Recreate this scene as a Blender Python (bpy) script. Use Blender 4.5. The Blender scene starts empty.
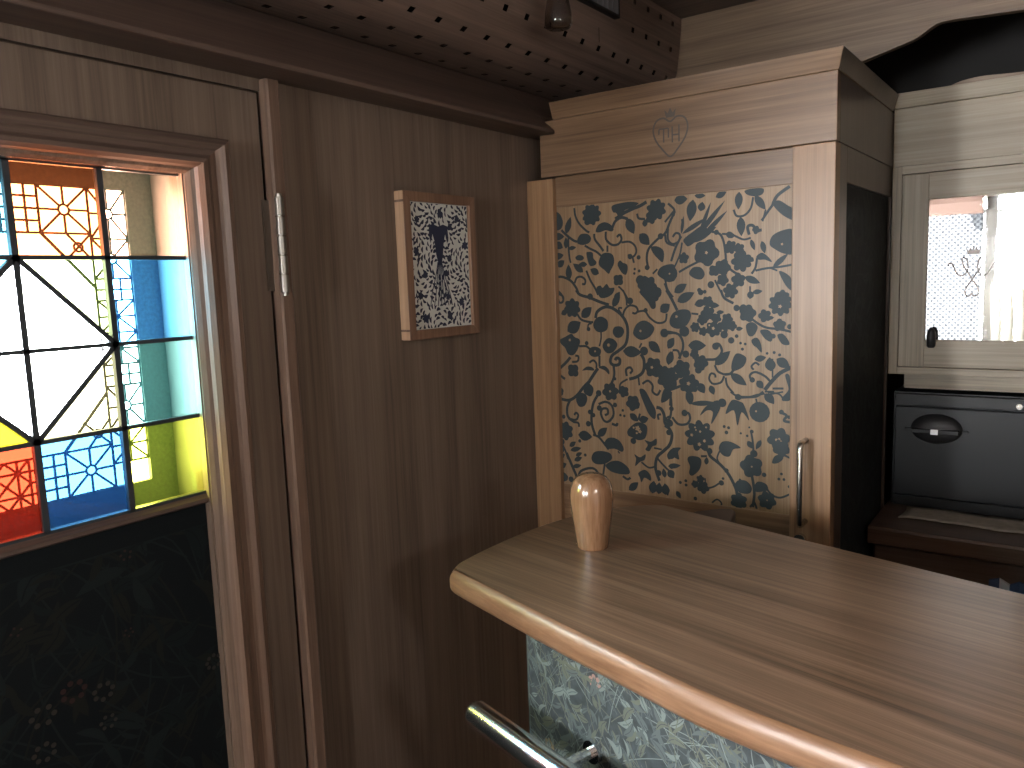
import bpy, math, random
from mathutils import Vector, Matrix
C = bpy.context.scene.collection
H = 1.5                      # eye height; heights below are given relative to the eye line
rnd = random.Random(7)
def V(x, y, z): return Vector((x, y, z + H))

# ------------------------------------------------------------------ materials
def new_mat(name):
    m = bpy.data.materials.new(name); m.use_nodes = True
    nt = m.node_tree; nt.nodes.clear()
    out = nt.nodes.new('ShaderNodeOutputMaterial')
    return m, nt, out
def N(nt, t, **kw):
    n = nt.nodes.new(t)
    for k, v in kw.items():
        if k in n.inputs.keys(): n.inputs[k].default_value = v
        else: setattr(n, k, v)
    return n
def ramp(nt, stops):
    r = nt.nodes.new('ShaderNodeValToRGB'); e = r.color_ramp.elements
    while len(e) < len(stops): e.new(0.5)
    for el, (p, c) in zip(e, stops): el.position = p; el.color = (*c, 1)
    return r
def plain(name, col, rough=0.5, metal=0.0, spec=0.5, coat=0.0, noise=0.0, nscale=40.0):
    m, nt, out = new_mat(name)
    b = N(nt, 'ShaderNodeBsdfPrincipled', Roughness=rough, Metallic=metal)
    b.inputs['Base Color'].default_value = (*col, 1)
    b.inputs['Specular IOR Level'].default_value = spec
    b.inputs['Coat Weight'].default_value = coat
    b.inputs['Coat Roughness'].default_value = 0.08
    if noise:
        tc = N(nt, 'ShaderNodeTexCoord'); nz = N(nt, 'ShaderNodeTexNoise', Scale=nscale, Detail=4.0)
        nt.links.new(tc.outputs['Object'], nz.inputs['Vector'])
        r = ramp(nt, [(0.3, tuple(c*(1-noise) for c in col)), (0.7, tuple(min(1, c*(1+noise)) for c in col))])
        nt.links.new(nz.outputs['Fac'], r.inputs['Fac']); nt.links.new(r.outputs['Color'], b.inputs['Base Color'])
    nt.links.new(b.outputs[0], out.inputs[0])
    return m
def wood(name, axis, dark, mid, light, rough=0.4, rot=0.0, spec=0.5, coat=0.0, seed=0.0, fig=1.0, streak=1.0):
    """walnut veneer: long streaks along the grain axis, fine pores, broad figure"""
    m, nt, out = new_mat(name)
    L = nt.links.new
    tc = N(nt, 'ShaderNodeTexCoord')
    mp = N(nt, 'ShaderNodeMapping')
    mp.inputs['Location'].default_value = (seed*1.7, seed*2.3, seed*3.1)
    mp.inputs['Rotation'].default_value = (0, 0, rot)
    L(tc.outputs['Object'], mp.inputs['Vector'])
    def scl(along, across):
        s = [across]*3; s['xyz'.index(axis)] = along
        q = N(nt, 'ShaderNodeMapping'); q.inputs['Scale'].default_value = s
        L(mp.outputs[0], q.inputs['Vector']); return q
    a = scl(0.55, 8.0); n1 = N(nt, 'ShaderNodeTexNoise', Scale=1.3*fig, Detail=3.0, Roughness=0.5, Distortion=0.25)
    L(a.outputs[0], n1.inputs['Vector'])
    b = scl(1.4, 95.0); n2 = N(nt, 'ShaderNodeTexNoise', Scale=1.3, Detail=4.0, Roughness=0.65)
    L(b.outputs[0], n2.inputs['Vector'])
    c = scl(9.0, 420.0); n3 = N(nt, 'ShaderNodeTexNoise', Scale=1.0, Detail=2.0)
    L(c.outputs[0], n3.inputs['Vector'])
    # growth-ring bands from the broad noise
    mu = N(nt, 'ShaderNodeMath', operation='MULTIPLY'); mu.inputs[1].default_value = 7.0; L(n1.outputs['Fac'], mu.inputs[0])
    fr = N(nt, 'ShaderNodeMath', operation='PINGPONG'); fr.inputs[1].default_value = 1.0; L(mu.outputs[0], fr.inputs[0])
    s1 = N(nt, 'ShaderNodeMath', operation='MULTIPLY'); s1.inputs[1].default_value = 0.17; L(fr.outputs[0], s1.inputs[0])
    s2 = N(nt, 'ShaderNodeMath', operation='MULTIPLY_ADD'); s2.inputs[1].default_value = 0.72*streak; L(n2.outputs['Fac'], s2.inputs[0]); L(s1.outputs[0], s2.inputs[2])
    s3 = N(nt, 'ShaderNodeMath', operation='MULTIPLY_ADD'); s3.inputs[1].default_value = 0.30; L(n3.outputs['Fac'], s3.inputs[0]); L(s2.outputs[0], s3.inputs[2])
    r = ramp(nt, [(0.30-.36*(1-streak), dark), (0.59-.36*(1-streak), mid), (0.90-.36*(1-streak), light)]); L(s3.outputs[0], r.inputs['Fac'])
    bs = N(nt, 'ShaderNodeBsdfPrincipled', Roughness=rough)
    bs.inputs['Specular IOR Level'].default_value = spec
    bs.inputs['Coat Weight'].default_value = coat; bs.inputs['Coat Roughness'].default_value = 0.12
    L(r.outputs['Color'], bs.inputs['Base Color'])
    bp = N(nt, 'ShaderNodeBump', Strength=0.06, Distance=0.002); L(n3.outputs['Fac'], bp.inputs['Height']); L(bp.outputs[0], bs.inputs['Normal'])
    L(bs.outputs[0], out.inputs[0])
    return m
def stained(name, T, S, grain=0.5):
    """coloured cathedral glass: clear tinted transmission, a little scatter in the body, a glossy skin"""
    m, nt, out = new_mat(name); L = nt.links.new
    tc = N(nt, 'ShaderNodeTexCoord'); nz = N(nt, 'ShaderNodeTexNoise', Scale=420.0, Detail=2.0)
    L(tc.outputs['Object'], nz.inputs['Vector'])
    r = ramp(nt, [(0.35, tuple(s*(1-grain) for s in S)), (0.62, S), (0.8, tuple(s*(1+2.0*grain) for s in S))]); L(nz.outputs['Fac'], r.inputs['Fac'])
    tr = N(nt, 'ShaderNodeBsdfTransparent'); tr.inputs['Color'].default_value = (*T, 1)
    tl = N(nt, 'ShaderNodeBsdfTranslucent'); L(r.outputs['Color'], tl.inputs['Color'])
    ad = N(nt, 'ShaderNodeAddShader'); L(tr.outputs[0], ad.inputs[0]); L(tl.outputs[0], ad.inputs[1])
    gl = N(nt, 'ShaderNodeBsdfGlossy', Roughness=0.05); fz = N(nt, 'ShaderNodeFresnel', IOR=1.45)
    mx = N(nt, 'ShaderNodeMixShader'); L(fz.outputs[0], mx.inputs[0]); L(ad.outputs[0], mx.inputs[1]); L(gl.outputs[0], mx.inputs[2])
    L(mx.outputs[0], out.inputs[0])
    return m
WD, WM, WL = (0.078, 0.056, 0.041), (0.155, 0.115, 0.086), (0.228, 0.175, 0.135)
wall_wood = wood('walnut_vertical', 'z', WD, WM, WL, 0.42, seed=1)
door_wood = wood('walnut_door', 'z', WD, WM, WL, 0.42, seed=3)
trim_wood = wood('walnut_trim', 'z', (0.085,0.053,0.038), (0.18,0.118,0.085), (0.275,0.188,0.138), 0.33, seed=4)
trim_wood_y = wood('walnut_trim_lengthwise', 'y', (0.055,0.037,0.03), (0.11,0.076,0.06), (0.17,0.12,0.095), 0.52, seed=5, spec=.35)
bulk_wood = wood('walnut_perforated', 'y', (0.09,0.06,0.046), (0.175,0.122,0.095), (0.26,0.185,0.145), 0.5, seed=6)
ceil_wood = wood('walnut_ceiling', 'x', (0.06,0.04,0.03), (0.12,0.083,0.064), (0.19,0.135,0.105), 0.5, seed=7)
CD, CM, CL = (0.13,0.068,0.032), (0.27,0.155,0.079), (0.40,0.245,0.132)
cab_v = wood('pale_walnut_vertical', 'z', CD, CM, CL, 0.38, seed=8, spec=.5)
cab_v2 = wood('pale_walnut_vertical_panel', 'z', (0.13,0.078,0.042), (0.30,0.200,0.113), (0.47,0.335,0.205), 0.4, seed=9, spec=.5, streak=.45)
cab_h = wood('pale_walnut_lengthwise', 'x', (0.075,0.042,0.023), (0.18,0.108,0.06), (0.29,0.185,0.108), 0.36, spec=.5, seed=10, fig=1.3)
cab_side = wood('shaded_walnut_side', 'z', (0.05,0.036,0.028), (0.085,0.064,0.052), (0.13,0.10,0.082), 0.28, seed=11)  # walnut darkened for the shaded side of the tall cabinet
top_wood = wood('walnut_counter', 'x', (0.048,0.027,0.016), (0.168,0.102,0.064), (0.32,0.205,0.134), 0.3, rot=0.2, seed=12, spec=0.55)
edge_wood = wood('walnut_counter_edge', 'x', (0.085,0.040,0.019), (0.165,0.084,0.043), (0.26,0.145,0.081), 0.42, rot=0.2, seed=13, spec=0.55)
cup_v = wood('grey_walnut_vertical', 'z', (0.15,0.122,0.082), (0.29,0.24,0.168), (0.42,0.36,0.265), 0.42, spec=.4, seed=14)
cup_h = wood('grey_walnut_lengthwise', 'x', (0.15,0.122,0.082), (0.28,0.232,0.163), (0.40,0.345,0.255), 0.42, spec=.4, seed=15)
fascia_wood = wood('walnut_fascia', 'x', (0.08,0.051,0.031), (0.175,0.118,0.074), (0.27,0.19,0.125), 0.4, seed=16, fig=1.4)
knob_wood = wood('varnished_teak', 'z', (0.16,0.080,0.04), (0.27,0.145,0.077), (0.37,0.215,0.12), 0.18, seed=17, coat=1.0)
frame_wood = wood('picture_oak', 'z', (0.12,0.065,0.04), (0.21,0.12,0.075), (0.32,0.2,0.13), 0.4, seed=18)
frame_lit = wood('picture_oak_lit', 'z', (0.32,0.2,0.12), (0.48,0.32,0.2), (0.6,0.43,0.29), 0.4, seed=19)
floor_wood = wood('dark_floor', 'y', (0.02,0.012,0.009), (0.05,0.03,0.021), (0.08,0.05,0.036), 0.4, seed=20)
ink = plain('slate_inlay', (0.030, 0.044, 0.050), 0.5, spec=.35)
ink_soft = plain('faded_inlay', (0.075, 0.062, 0.052), 0.5)
black_void = plain('unlit_backing', (0.012, 0.010, 0.010), 0.9, spec=0.1)
black_lacquer = plain('black_lacquer', (0.0085, 0.0098, 0.0112), 0.42, spec=0.35)
chrome = plain('chrome', (0.82, 0.83, 0.85), 0.09, 1.0)
nickel = plain('satin_nickel', (0.62, 0.60, 0.56), 0.22, 1.0)
brass = plain('aged_nickel', (0.20, 0.17, 0.14), 0.45, 1.0)
steel = plain('dull_steel', (0.27, 0.255, 0.225), 0.42, 1.0)
came = plain('lead_came', (0.06, 0.07, 0.08), 0.4, 0.6)
reveal_paint = plain('cream_gloss_paint', (0.24, 0.24, 0.23), 0.25)
frame_paint = plain('grey_green_frame', (0.16, 0.18, 0.16), 0.6, noise=0.25, nscale=200)
lattice_paint = plain('lattice_film', (0.10, 0.10, 0.11), 0.7)
paper = plain('print_paper', (0.72, 0.75, 0.70), 0.7)
navy = plain('print_navy', (0.018, 0.026, 0.060), 0.6)
cloth = plain('grey_linen', (0.42, 0.41, 0.36), 0.9, noise=0.15, nscale=60)
blue_cloth = plain('blue_cloth', (0.05, 0.09, 0.18), 0.9)
white_cloth = plain('white_cloth', (0.6, 0.62, 0.68), 0.9)
# wallpaper of the bar: dark ground, grey-green foliage, faded flowers
paper_ground = plain('wallpaper_ground', (0.036, 0.047, 0.052), 0.6, noise=0.35, nscale=90)
leaf_a = plain('wallpaper_leaf_pale', (0.16, 0.198, 0.19), 0.6)
leaf_b = plain('wallpaper_leaf_mid', (0.08, 0.104, 0.107), 0.6)
leaf_c = plain('wallpaper_leaf_moss', (0.105, 0.118, 0.092), 0.6)
flower_a = plain('wallpaper_rose', (0.30, 0.175, 0.15), 0.6)
flower_b = plain('wallpaper_straw', (0.22, 0.175, 0.10), 0.6)
WALLPAPER = [paper_ground, leaf_a, leaf_b, leaf_c, flower_a, flower_b]
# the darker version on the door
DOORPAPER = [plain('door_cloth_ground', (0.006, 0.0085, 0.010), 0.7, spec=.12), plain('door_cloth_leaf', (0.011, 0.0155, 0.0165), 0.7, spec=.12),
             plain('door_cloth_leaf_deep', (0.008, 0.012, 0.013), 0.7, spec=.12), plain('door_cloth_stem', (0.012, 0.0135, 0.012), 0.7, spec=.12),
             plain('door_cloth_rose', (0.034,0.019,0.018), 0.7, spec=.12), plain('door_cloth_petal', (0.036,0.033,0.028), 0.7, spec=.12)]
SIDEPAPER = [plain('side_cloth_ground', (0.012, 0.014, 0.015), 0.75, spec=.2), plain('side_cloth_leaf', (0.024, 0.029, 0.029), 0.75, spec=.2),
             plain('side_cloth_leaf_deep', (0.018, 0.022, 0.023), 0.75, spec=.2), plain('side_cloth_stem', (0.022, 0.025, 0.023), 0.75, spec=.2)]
mirror = plain('mirror_silver', (0.90, 0.92, 0.91), 0.015, 1.0)
etch = plain('etched_line', (0.55, 0.50, 0.48), 0.7)

# ------------------------------------------------------------------ mesh building
class MB:
    def __init__(s): s.v = []; s.f = []; s.m = []
    def add(s, verts, faces, mi=0):
        o = len(s.v); s.v += [Vector(p) for p in verts]
        s.f += [tuple(i+o for i in f) for f in faces]; s.m += [mi]*len(faces)
        return s
    def box(s, x0, x1, y0, y1, z0, z1, mi=0):
        p = [(x0,y0,z0),(x1,y0,z0),(x1,y1,z0),(x0,y1,z0),(x0,y0,z1),(x1,y0,z1),(x1,y1,z1),(x0,y1,z1)]
        return s.add([V(*q) for q in p], [(0,3,2,1),(4,5,6,7),(0,1,5,4),(1,2,6,5),(2,3,7,6),(3,0,4,7)], mi)
    def hexa(s, lo, hi, mi=0):            # two rectangles of four points, lower and upper
        return s.add([V(*q) for q in lo+hi], [(0,3,2,1),(4,5,6,7),(0,1,5,4),(1,2,6,5),(2,3,7,6),(3,0,4,7)], mi)
    def prism(s, pts, axis, a0, a1, mi=0):    # polygon in the two other axes, extruded along axis
        def mk(p, a):
            return V(*{'x': (a, p[0], p[1]), 'y': (p[0], a, p[1]), 'z': (p[0], p[1], a)}[axis])
        n = len(pts)
        return s.add([mk(p, a0) for p in pts] + [mk(p, a1) for p in pts],
                     [tuple(range(n-1,-1,-1)), tuple(range(n, 2*n))] + [(i,(i+1)%n,n+(i+1)%n,n+i) for i in range(n)], mi)
    def tube(s, path, r, seg=12, mi=0, closed=False, caps=True):
        P = [V(*p) for p in path]; rings = []; n = len(P)
        up = Vector((0,0,1)); prev = None
        for i in range(n):
            a = P[(i-1)%n] if (i > 0 or closed) else P[i]; b = P[(i+1)%n] if (i < n-1 or closed) else P[i]
            t = (b-a).normalized()
            if prev is None:
                u = t.cross(up if abs(t.z) < 0.9 else Vector((1,0,0))).normalized()
            else:
                u = (prev - t*prev.dot(t)).normalized()
            prev = u; w = t.cross(u)
            rr = r[i] if isinstance(r, (list, tuple)) else r
            rings.append([P[i] + (u*math.cos(2*math.pi*k/seg) + w*math.sin(2*math.pi*k/seg))*rr for k in range(seg)])
        vs = [q for g in rings for q in g]; fs = []
        for i in range(n if closed else n-1):
            j = (i+1) % n
            for k in range(seg):
                fs.append((i*seg+k, i*seg+(k+1)%seg, j*seg+(k+1)%seg, j*seg+k))
        if caps and not closed:
            fs.append(tuple(range(seg-1,-1,-1))); fs.append(tuple((n-1)*seg+k for k in range(seg)))
        return s.add(vs, fs, mi)
    def lathe(s, cx, cy, prof, seg=32, mi=0):  # (radius, z) from the bottom up
        vs = []; fs = []
        for r, z in prof:
            for k in range(seg):
                a = 2*math.pi*k/seg; vs.append(V(cx+r*math.cos(a), cy+r*math.sin(a), z))
        for i in range(len(prof)-1):
            for k in range(seg): fs.append((i*seg+k, i*seg+(k+1)%seg, (i+1)*seg+(k+1)%seg, (i+1)*seg+k))
        fs.append(tuple(range(seg-1,-1,-1))); fs.append(tuple((len(prof)-1)*seg+k for k in range(seg)))
        return s.add(vs, fs, mi)
    def flat(s, pts, mp, mi=0):               # a flat shape of (u, w) points laid on a surface by mp
        s.add([mp(*p) for p in pts], [tuple(range(len(pts)))], mi); return s
    def strip(s, pts, w, mp, mi=0):           # a ribbon of width w along (u, w) points
        L, Rr = [], []
        for i in range(len(pts)):
            a = pts[max(0,i-1)]; b = pts[min(len(pts)-1,i+1)]
            dx, dy = b[0]-a[0], b[1]-a[1]; d = math.hypot(dx, dy) or 1
            ww = (w[i] if isinstance(w, list) else w)/2
            L.append((pts[i][0]-dy/d*ww, pts[i][1]+dx/d*ww)); Rr.append((pts[i][0]+dy/d*ww, pts[i][1]-dx/d*ww))
        n = len(pts)
        s.add([mp(*p) for p in L+Rr], [(i, i+1, n+i+1, n+i) for i in range(n-1)], mi); return s
    def build(s, name, mats, parent=None, bevel=0.0, smooth=False, seg=2):
        me = bpy.data.meshes.new(name)
        off = world_loc(parent) if parent else Vector((0,0,0))
        me.from_pydata([p-off for p in s.v], [], s.f)
        if not isinstance(mats, (list, tuple)): mats = [mats]
        for m in mats: me.materials.append(m)
        me.polygons.foreach_set('material_index', s.m)
        if smooth: me.polygons.foreach_set('use_smooth', [True]*len(me.polygons))
        me.update()
        o = bpy.data.objects.new(name, me); C.objects.link(o)
        if parent: o.parent = parent
        if bevel:
            b = o.modifiers.new('edge', 'BEVEL'); b.width = bevel; b.segments = seg; b.limit_method = 'ANGLE'; b.angle_limit = math.radians(40)
        return o
def world_loc(o):
    p = Vector((0,0,0))
    while o: p += o.location; o = o.parent
    return p
def tag(o, label=None, cat=None, group=None, kind=None):
    if label: o['label'] = label
    if cat: o['category'] = cat
    if group: o['group'] = group
    if kind: o['kind'] = kind
    return o
def thing(name, loc, label, cat, group=None):
    o = bpy.data.objects.new(name, None); C.objects.link(o); o.location = V(*loc); o.empty_display_size = 0.05
    return tag(o, label, cat, group)
def struct_root(name, loc):
    o = bpy.data.objects.new(name, None); C.objects.link(o); o.location = V(*loc); o.empty_display_size = 0.05
    return tag(o, kind='structure')
def struct(name, mb, mat, **kw): return tag(mb.build(name, mat, **kw), kind='structure')
def smooth_open(P, k=6):
    out = []; n = len(P)
    for i in range(n-1):
        p0, p1, p2, p3 = P[max(0,i-1)], P[i], P[i+1], P[min(n-1,i+2)]
        for j in range(k):
            t = j/k
            out.append(tuple(0.5*(2*p1[d]+(p2[d]-p0[d])*t+(2*p0[d]-5*p1[d]+4*p2[d]-p3[d])*t*t+(3*p1[d]-p0[d]-3*p2[d]+p3[d])*t**3) for d in range(len(p1))))
    out.append(tuple(P[-1])); return out
def smooth_closed(P, k=4):
    out = []; n = len(P)
    for i in range(n):
        p0, p1, p2, p3 = P[i-1], P[i], P[(i+1)%n], P[(i+2)%n]
        for j in range(k):
            t = j/k
            out.append(tuple(0.5*(2*p1[d]+(p2[d]-p0[d])*t+(2*p0[d]-5*p1[d]+4*p2[d]-p3[d])*t*t+(3*p1[d]-p0[d]-3*p2[d]+p3[d])*t**3) for d in range(len(p1))))
    return out
def leaf_pts(a, b, w, k=7, bend=0.0):
    dx, dy = b[0]-a[0], b[1]-a[1]; d = math.hypot(dx, dy) or 1e-6; nx, ny = -dy/d, dx/d
    up, dn = [], []
    for i in range(k+1):
        t = i/k; ww = w/2*math.sin(math.pi*t**0.85)**0.9 if 0 < t < 1 else 0
        c = bend*d*math.sin(math.pi*t)
        px, py = a[0]+dx*t+nx*c, a[1]+dy*t+ny*c
        up.append((px+nx*ww, py+ny*ww))
        if 0 < i < k: dn.append((px-nx*ww, py-ny*ww))
    return up + dn[::-1]
def flower_pts(c, r, n, ph=0.0, depth=0.24):
    k = max(24, n*6)
    return [(c[0]+math.cos(2*math.pi*i/k)*q, c[1]+math.sin(2*math.pi*i/k)*q)
            for i in range(k) for q in [r*(1-depth + depth*abs(math.cos(n*(2*math.pi*i/k+ph)/2))*1.15)]]
def disc_pts(c, r, k=12): return [(c[0]+r*math.cos(2*math.pi*i/k), c[1]+r*math.sin(2*math.pi*i/k)) for i in range(k)]

def foliage(mb, u0, u1, w0, w1, mp, seed, n, scale=1.0, flowers=8, nleaf=3):
    """dense wandering foliage: grass blades, veined leaves and flowers on a printed cloth; mp(u, w, lift)"""
    R = random.Random(seed)
    def cl(p): return (min(max(p[0], u0), u1), min(max(p[1], w0), w1))
    lift = [0]
    def L(mi):
        lift[0] += 1; lv = 0.0002 + (lift[0] % 331)*8e-7
        return lambda u, w: mp(u, w, lv)
    for i in range(n):                                        # long curving stems, leaning
        u, w = R.uniform(u0, u1), R.uniform(w0, w1); a = R.choice([2.2, 2.0, 1.2, 0.7, 2.6]) + R.uniform(-.25, .25); c = R.uniform(-9, 9)/scale
        pts = []
        for k in range(9):
            pts.append(cl((u, w))); st = 0.012*scale; u += math.cos(a)*st; w += math.sin(a)*st; a += c*st
        mb.strip(pts, [0.0016*scale]*9, L(1 + i % nleaf), 1 + i % nleaf)
    for i in range(n*2):
        u, w = R.uniform(u0, u1), R.uniform(w0, w1); a = R.choice([2.3, 2.0, 1.1, 0.6, 3.4, 5.2]) + R.uniform(-.4, .4)
        l = R.uniform(0.018, 0.042)*scale; mi = 1 + R.randrange(nleaf)
        b = (u+math.cos(a)*l, w+math.sin(a)*l); wd = l*R.uniform(0.16, 0.42); bend = R.uniform(-.25, .25)
        P = [cl(p) for p in leaf_pts((u, w), b, wd, 6, bend)]
        mb.flat(P, L(mi), mi)
        if wd > 0.3*l:                                        # a dark midrib
            mb.strip([cl(p) for p in [(u+(b[0]-u)*t - (b[1]-w)*bend*math.sin(math.pi*t), w+(b[1]-w)*t + (b[0]-u)*bend*math.sin(math.pi*t)) for t in (0.1,0.3,0.5,0.7,0.9)]], 0.0011*scale, L(5), 0)
    for i in range(flowers):
        u, w = R.uniform(u0, u1), R.uniform(w0, w1); mi = 4 + (i % 2); r = R.uniform(0.010, 0.016)*scale
        for k in range(6):
            a = k*math.pi/3 + i
            mb.flat([cl(p) for p in disc_pts((u+math.cos(a)*r*0.75, w+math.sin(a)*r*0.6), r*0.36, 8)], L(mi+3), mi)
        mb.flat([cl(p) for p in disc_pts((u, w), r*0.3, 8)], L(mi+4), 1)

# ================================================================== THE SETTING
XL, XR, YB, YF, ZF, ZC = -1.0, 0.95, -2.0, 2.42, -1.5, 0.648
struct('floor', MB().box(XL-.2, XR+.1, YB-.1, YF+.1, ZF-.05, ZF), floor_wood)
struct('ceiling', MB().box(XL-.2, XR+.1, YB-.1, YF+.1, ZC, ZC+.05), ceil_wood)
# left wall: around the door opening
DY0, DY1, DZ = 0.055, 0.776, 0.289
LW0, LW1, LZ0 = -1.85, -.62, -.24
w = MB().box(XL-.02, XL, DY1+.02, YF, ZF, .315).box(XL-.02, XL, LW1, DY0-.02, ZF, .315).box(XL-.02, XL, DY0-.02, DY1+.02, DZ+.004, .315).box(XL-.02, XL, YB, LW0, ZF, .315).box(XL-.02, XL, LW0, LW1, ZF, LZ0).box(XL-.16, XL-.12, YB, YF, .20, ZC).box(XL-.125, XL-.015, YB, YF, .3002, .3145)
struct('wall_left', w, wall_wood)
QY0, QY1, QZ0, QZ1 = -.20, -.02, .09, .26
struct('wall_right', MB().box(XR, XR+.05, YB, QY0, ZF, ZC).box(XR, XR+.05, QY1, YF, ZF, ZC).box(XR, XR+.05, QY0, QY1, ZF, QZ0).box(XR, XR+.05, QY0, QY1, QZ1, ZC), wall_wood)
struct('wall_back', MB().box(XL-.15, XR+.05, YF, YF+.05, ZF, ZC), plain('black_board', (.014,.012,.011), .6, spec=.3))  # plain black all over, shows through the fascia cut-out
# rear wall with the big window behind the viewer
RW = dict(x0=-0.90, x1=-0.27, z0=-0.52, z1=0.46)
w = MB().box(XL-.16, RW['x0'], YB-.05, YB, ZF, ZC).box(RW['x1'], XR+.05, YB-.05, YB, ZF, ZC)
w.box(RW['x0'], RW['x1'], YB-.05, YB, ZF, RW['z0']).box(RW['x0'], RW['x1'], YB-.05, YB, RW['z1'], ZC)
struct('wall_rear', w, wall_wood)

# beam over the left wall: sloping face, flat underside
struct('trim_1', MB().prism([(-1.0,.312),(-.971,.312),(-.971,.355),(-1.062,.433),(-1.122,.433),(-1.122,.318),(-1.0,.318)], 'y', 1.463, 1.968).prism([(-1.0,.310),(-.927,.310),(-.927,.317),(-1.062,.433),(-1.122,.433),(-1.122,.318),(-1.0,.318)], 'y', YB+.002, 1.463), trim_wood_y, bevel=.002)
# door posts: a proud strip with a narrow jamb face
struct('trim_2', MB().prism([(-1.02,.777),(-1.003,.768),(-.986,.768),(-.983,.771),(-.983,.789),(-.986,.792),(-1.02,.794)], 'z', ZF, .309), trim_wood)
struct('trim_3', MB().prism([(-1.02,.052),(-.985,.050),(-.985,.026),(-1.02,.024)], 'z', ZF, .309), trim_wood)
struct('trim_4', MB().box(-1.02,-1.008, .054, .766, .291, .309), floor_wood)  # recessed strip in dark wood, colour stands in for the shaded gap

# ------------------------------------------------------------------ door_1 with its stained-glass light
GP = 1.012
gy = [round(v*GP, 4) for v in (0.192, 0.302, 0.410, 0.516, 0.627)]
gz = [round(v*GP, 4) for v in (-0.279, -0.169, -0.060, 0.049, 0.160)]
door = struct_root('door_1', (XL, DY0, ZF))
PY0, PY1 = 0.118, 0.702                       # outer edges of the moulding on the door
iy0, iy1 = 0.186, 0.634                       # its inner edges
leaf = MB()
leaf.box(-1.03,-1.0, DY0, iy0+.004, ZF+.005, DZ).box(-1.03,-1.0, iy1-.004, .762, ZF+.005, DZ)
leaf.box(-1.03,-1.0, iy0+.004, iy1-.004, .164, DZ).box(-1.03,-1.0, iy0+.004, iy1-.004, ZF+.005, ZF+.09)
leaf.build('door_leaf', door_wood, door)
# moulding: mitred frame, stepped profile (distance in from the outer edge, height above the door)
prof = [(0.0,0.0),(0.0,.010),(.004,.014),(.012,.0165),(.020,.013),(.024,.010),(.034,.012),(.042,.018),(.050,.020),(.056,.015),(.059,.010),(.064,.008),(.070,.003),(.070,-.022)]
mz0, mz1 = ZF+.06, .214
mm = MB()
def ringpt(d, h, corner):
    y = (PY0+d) if corner in (0,3) else (PY1-d)
    z = (mz0+d) if corner in (0,1) else (mz1-d*0.74)
    return V(XL+h, y, z)
vs = [ringpt(d, h, c) for (d, h) in prof for c in range(4)]
fs = []; mi = []
for i in range(len(prof)-1):
    for c in range(4):
        fs.append((i*4+c, i*4+(c+1)%4, (i+1)*4+(c+1)%4, (i+1)*4+c)); mi.append(2 if i >= 10 else (1 if c in (0,2) else 0))
mm.add(vs, fs); mm.m = mi
mm.build('moulding', [trim_wood, trim_wood_y, wood('varnished_bead', 'z', (0.09,0.06,0.045), (0.17,0.12,0.09), (0.25,0.18,0.14), .16, seed=25, coat=.6)], door)
# lower cloth panel and the sill under the glass
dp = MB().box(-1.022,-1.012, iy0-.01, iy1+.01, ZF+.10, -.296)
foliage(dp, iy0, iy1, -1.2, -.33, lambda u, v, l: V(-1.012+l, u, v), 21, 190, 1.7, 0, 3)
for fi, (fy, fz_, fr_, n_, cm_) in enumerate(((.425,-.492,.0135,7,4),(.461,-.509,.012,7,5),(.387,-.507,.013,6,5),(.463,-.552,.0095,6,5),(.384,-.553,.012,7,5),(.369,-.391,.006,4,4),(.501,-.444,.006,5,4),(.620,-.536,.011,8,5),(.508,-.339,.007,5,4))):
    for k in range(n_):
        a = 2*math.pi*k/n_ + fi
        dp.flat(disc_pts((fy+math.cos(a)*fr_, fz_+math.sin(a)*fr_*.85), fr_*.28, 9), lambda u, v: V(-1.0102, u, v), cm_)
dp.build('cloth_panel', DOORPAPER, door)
MB().prism([(-1.022,-.298),(-1.006,-.298),(-1.002,-.295),(-1.002,-.290),(-1.008,-.284),(-1.010,-.281),(-1.022,-.281)], 'y', iy0-.004, iy1+.004).build('glazing_bar_sill', trim_wood_y, door)
# glass: one leaded light, panes as materials
SK = 90.0
PANES = {}
def pane(name, T, S, grain=.6): PANES[name] = len(PANES); glass_mats.append(stained('glass_'+name, T, S, grain)) 
glass_mats = []
pane('clear', (.86,.88,.86), (0.00550,0.00550,0.00550))
pane('orange', (0.09840,0.02624,0.00820), (0.00406,0.00094,0.00027))
pane('pinkish', (0.37917,0.19483,0.12070), (0.00180,0.00225,0.00135))
pane('blue', (0.00451,0.01640,0.02952), (0.00023,0.00147,0.00496))
pane('azure', (0.06650,0.23750,0.36100), (0.00026,0.00170,0.00580), .8)
pane('teal', (0.07443,0.15875,0.14386), (0.00087,0.00322,0.00293))
pane('lime', (0.19188,0.19188,0.02304), (0.00252,0.00379,0.00038))
pane('cream', (0.04592,0.04161,0.02152), (0.00225,0.00203,0.00090))
pane('palelime', (0.05576,0.06232,0.02952), (0.00135,0.00203,0.00045))
pane('yellow', (0.03280,0.02460,0.00082), (0.00677,0.00496,0.00013))
pane('red', (0.02624,0.00230,0.00082), (0.00677,0.00031,0.00013))
pane('cyan', (0.01230,0.03280,0.04100), (0.00067,0.00271,0.00406))
gl = MB(); XG = -1.012
def pp(pts, name): gl.add([V(XG, y, z) for y, z in pts], [tuple(range(len(pts)))], PANES[name])
def cell(i, j): return [(gy[i],gz[j]),(gy[i+1],gz[j]),(gy[i+1],gz[j+1]),(gy[i],gz[j+1])]
right = {3:'pinkish', 2:'azure', 1:'teal', 0:'lime'}; left = {3:'cream', 2:'red', 1:'blue', 0:'orange'}
for j in range(4): pp(cell(3, j), right[j]); pp(cell(0, j), left[j])
pp(cell(2,3),'orange'); pp(cell(1,3),'cyan'); pp(cell(2,0),'blue'); pp(cell(1,0),'red')
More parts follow.
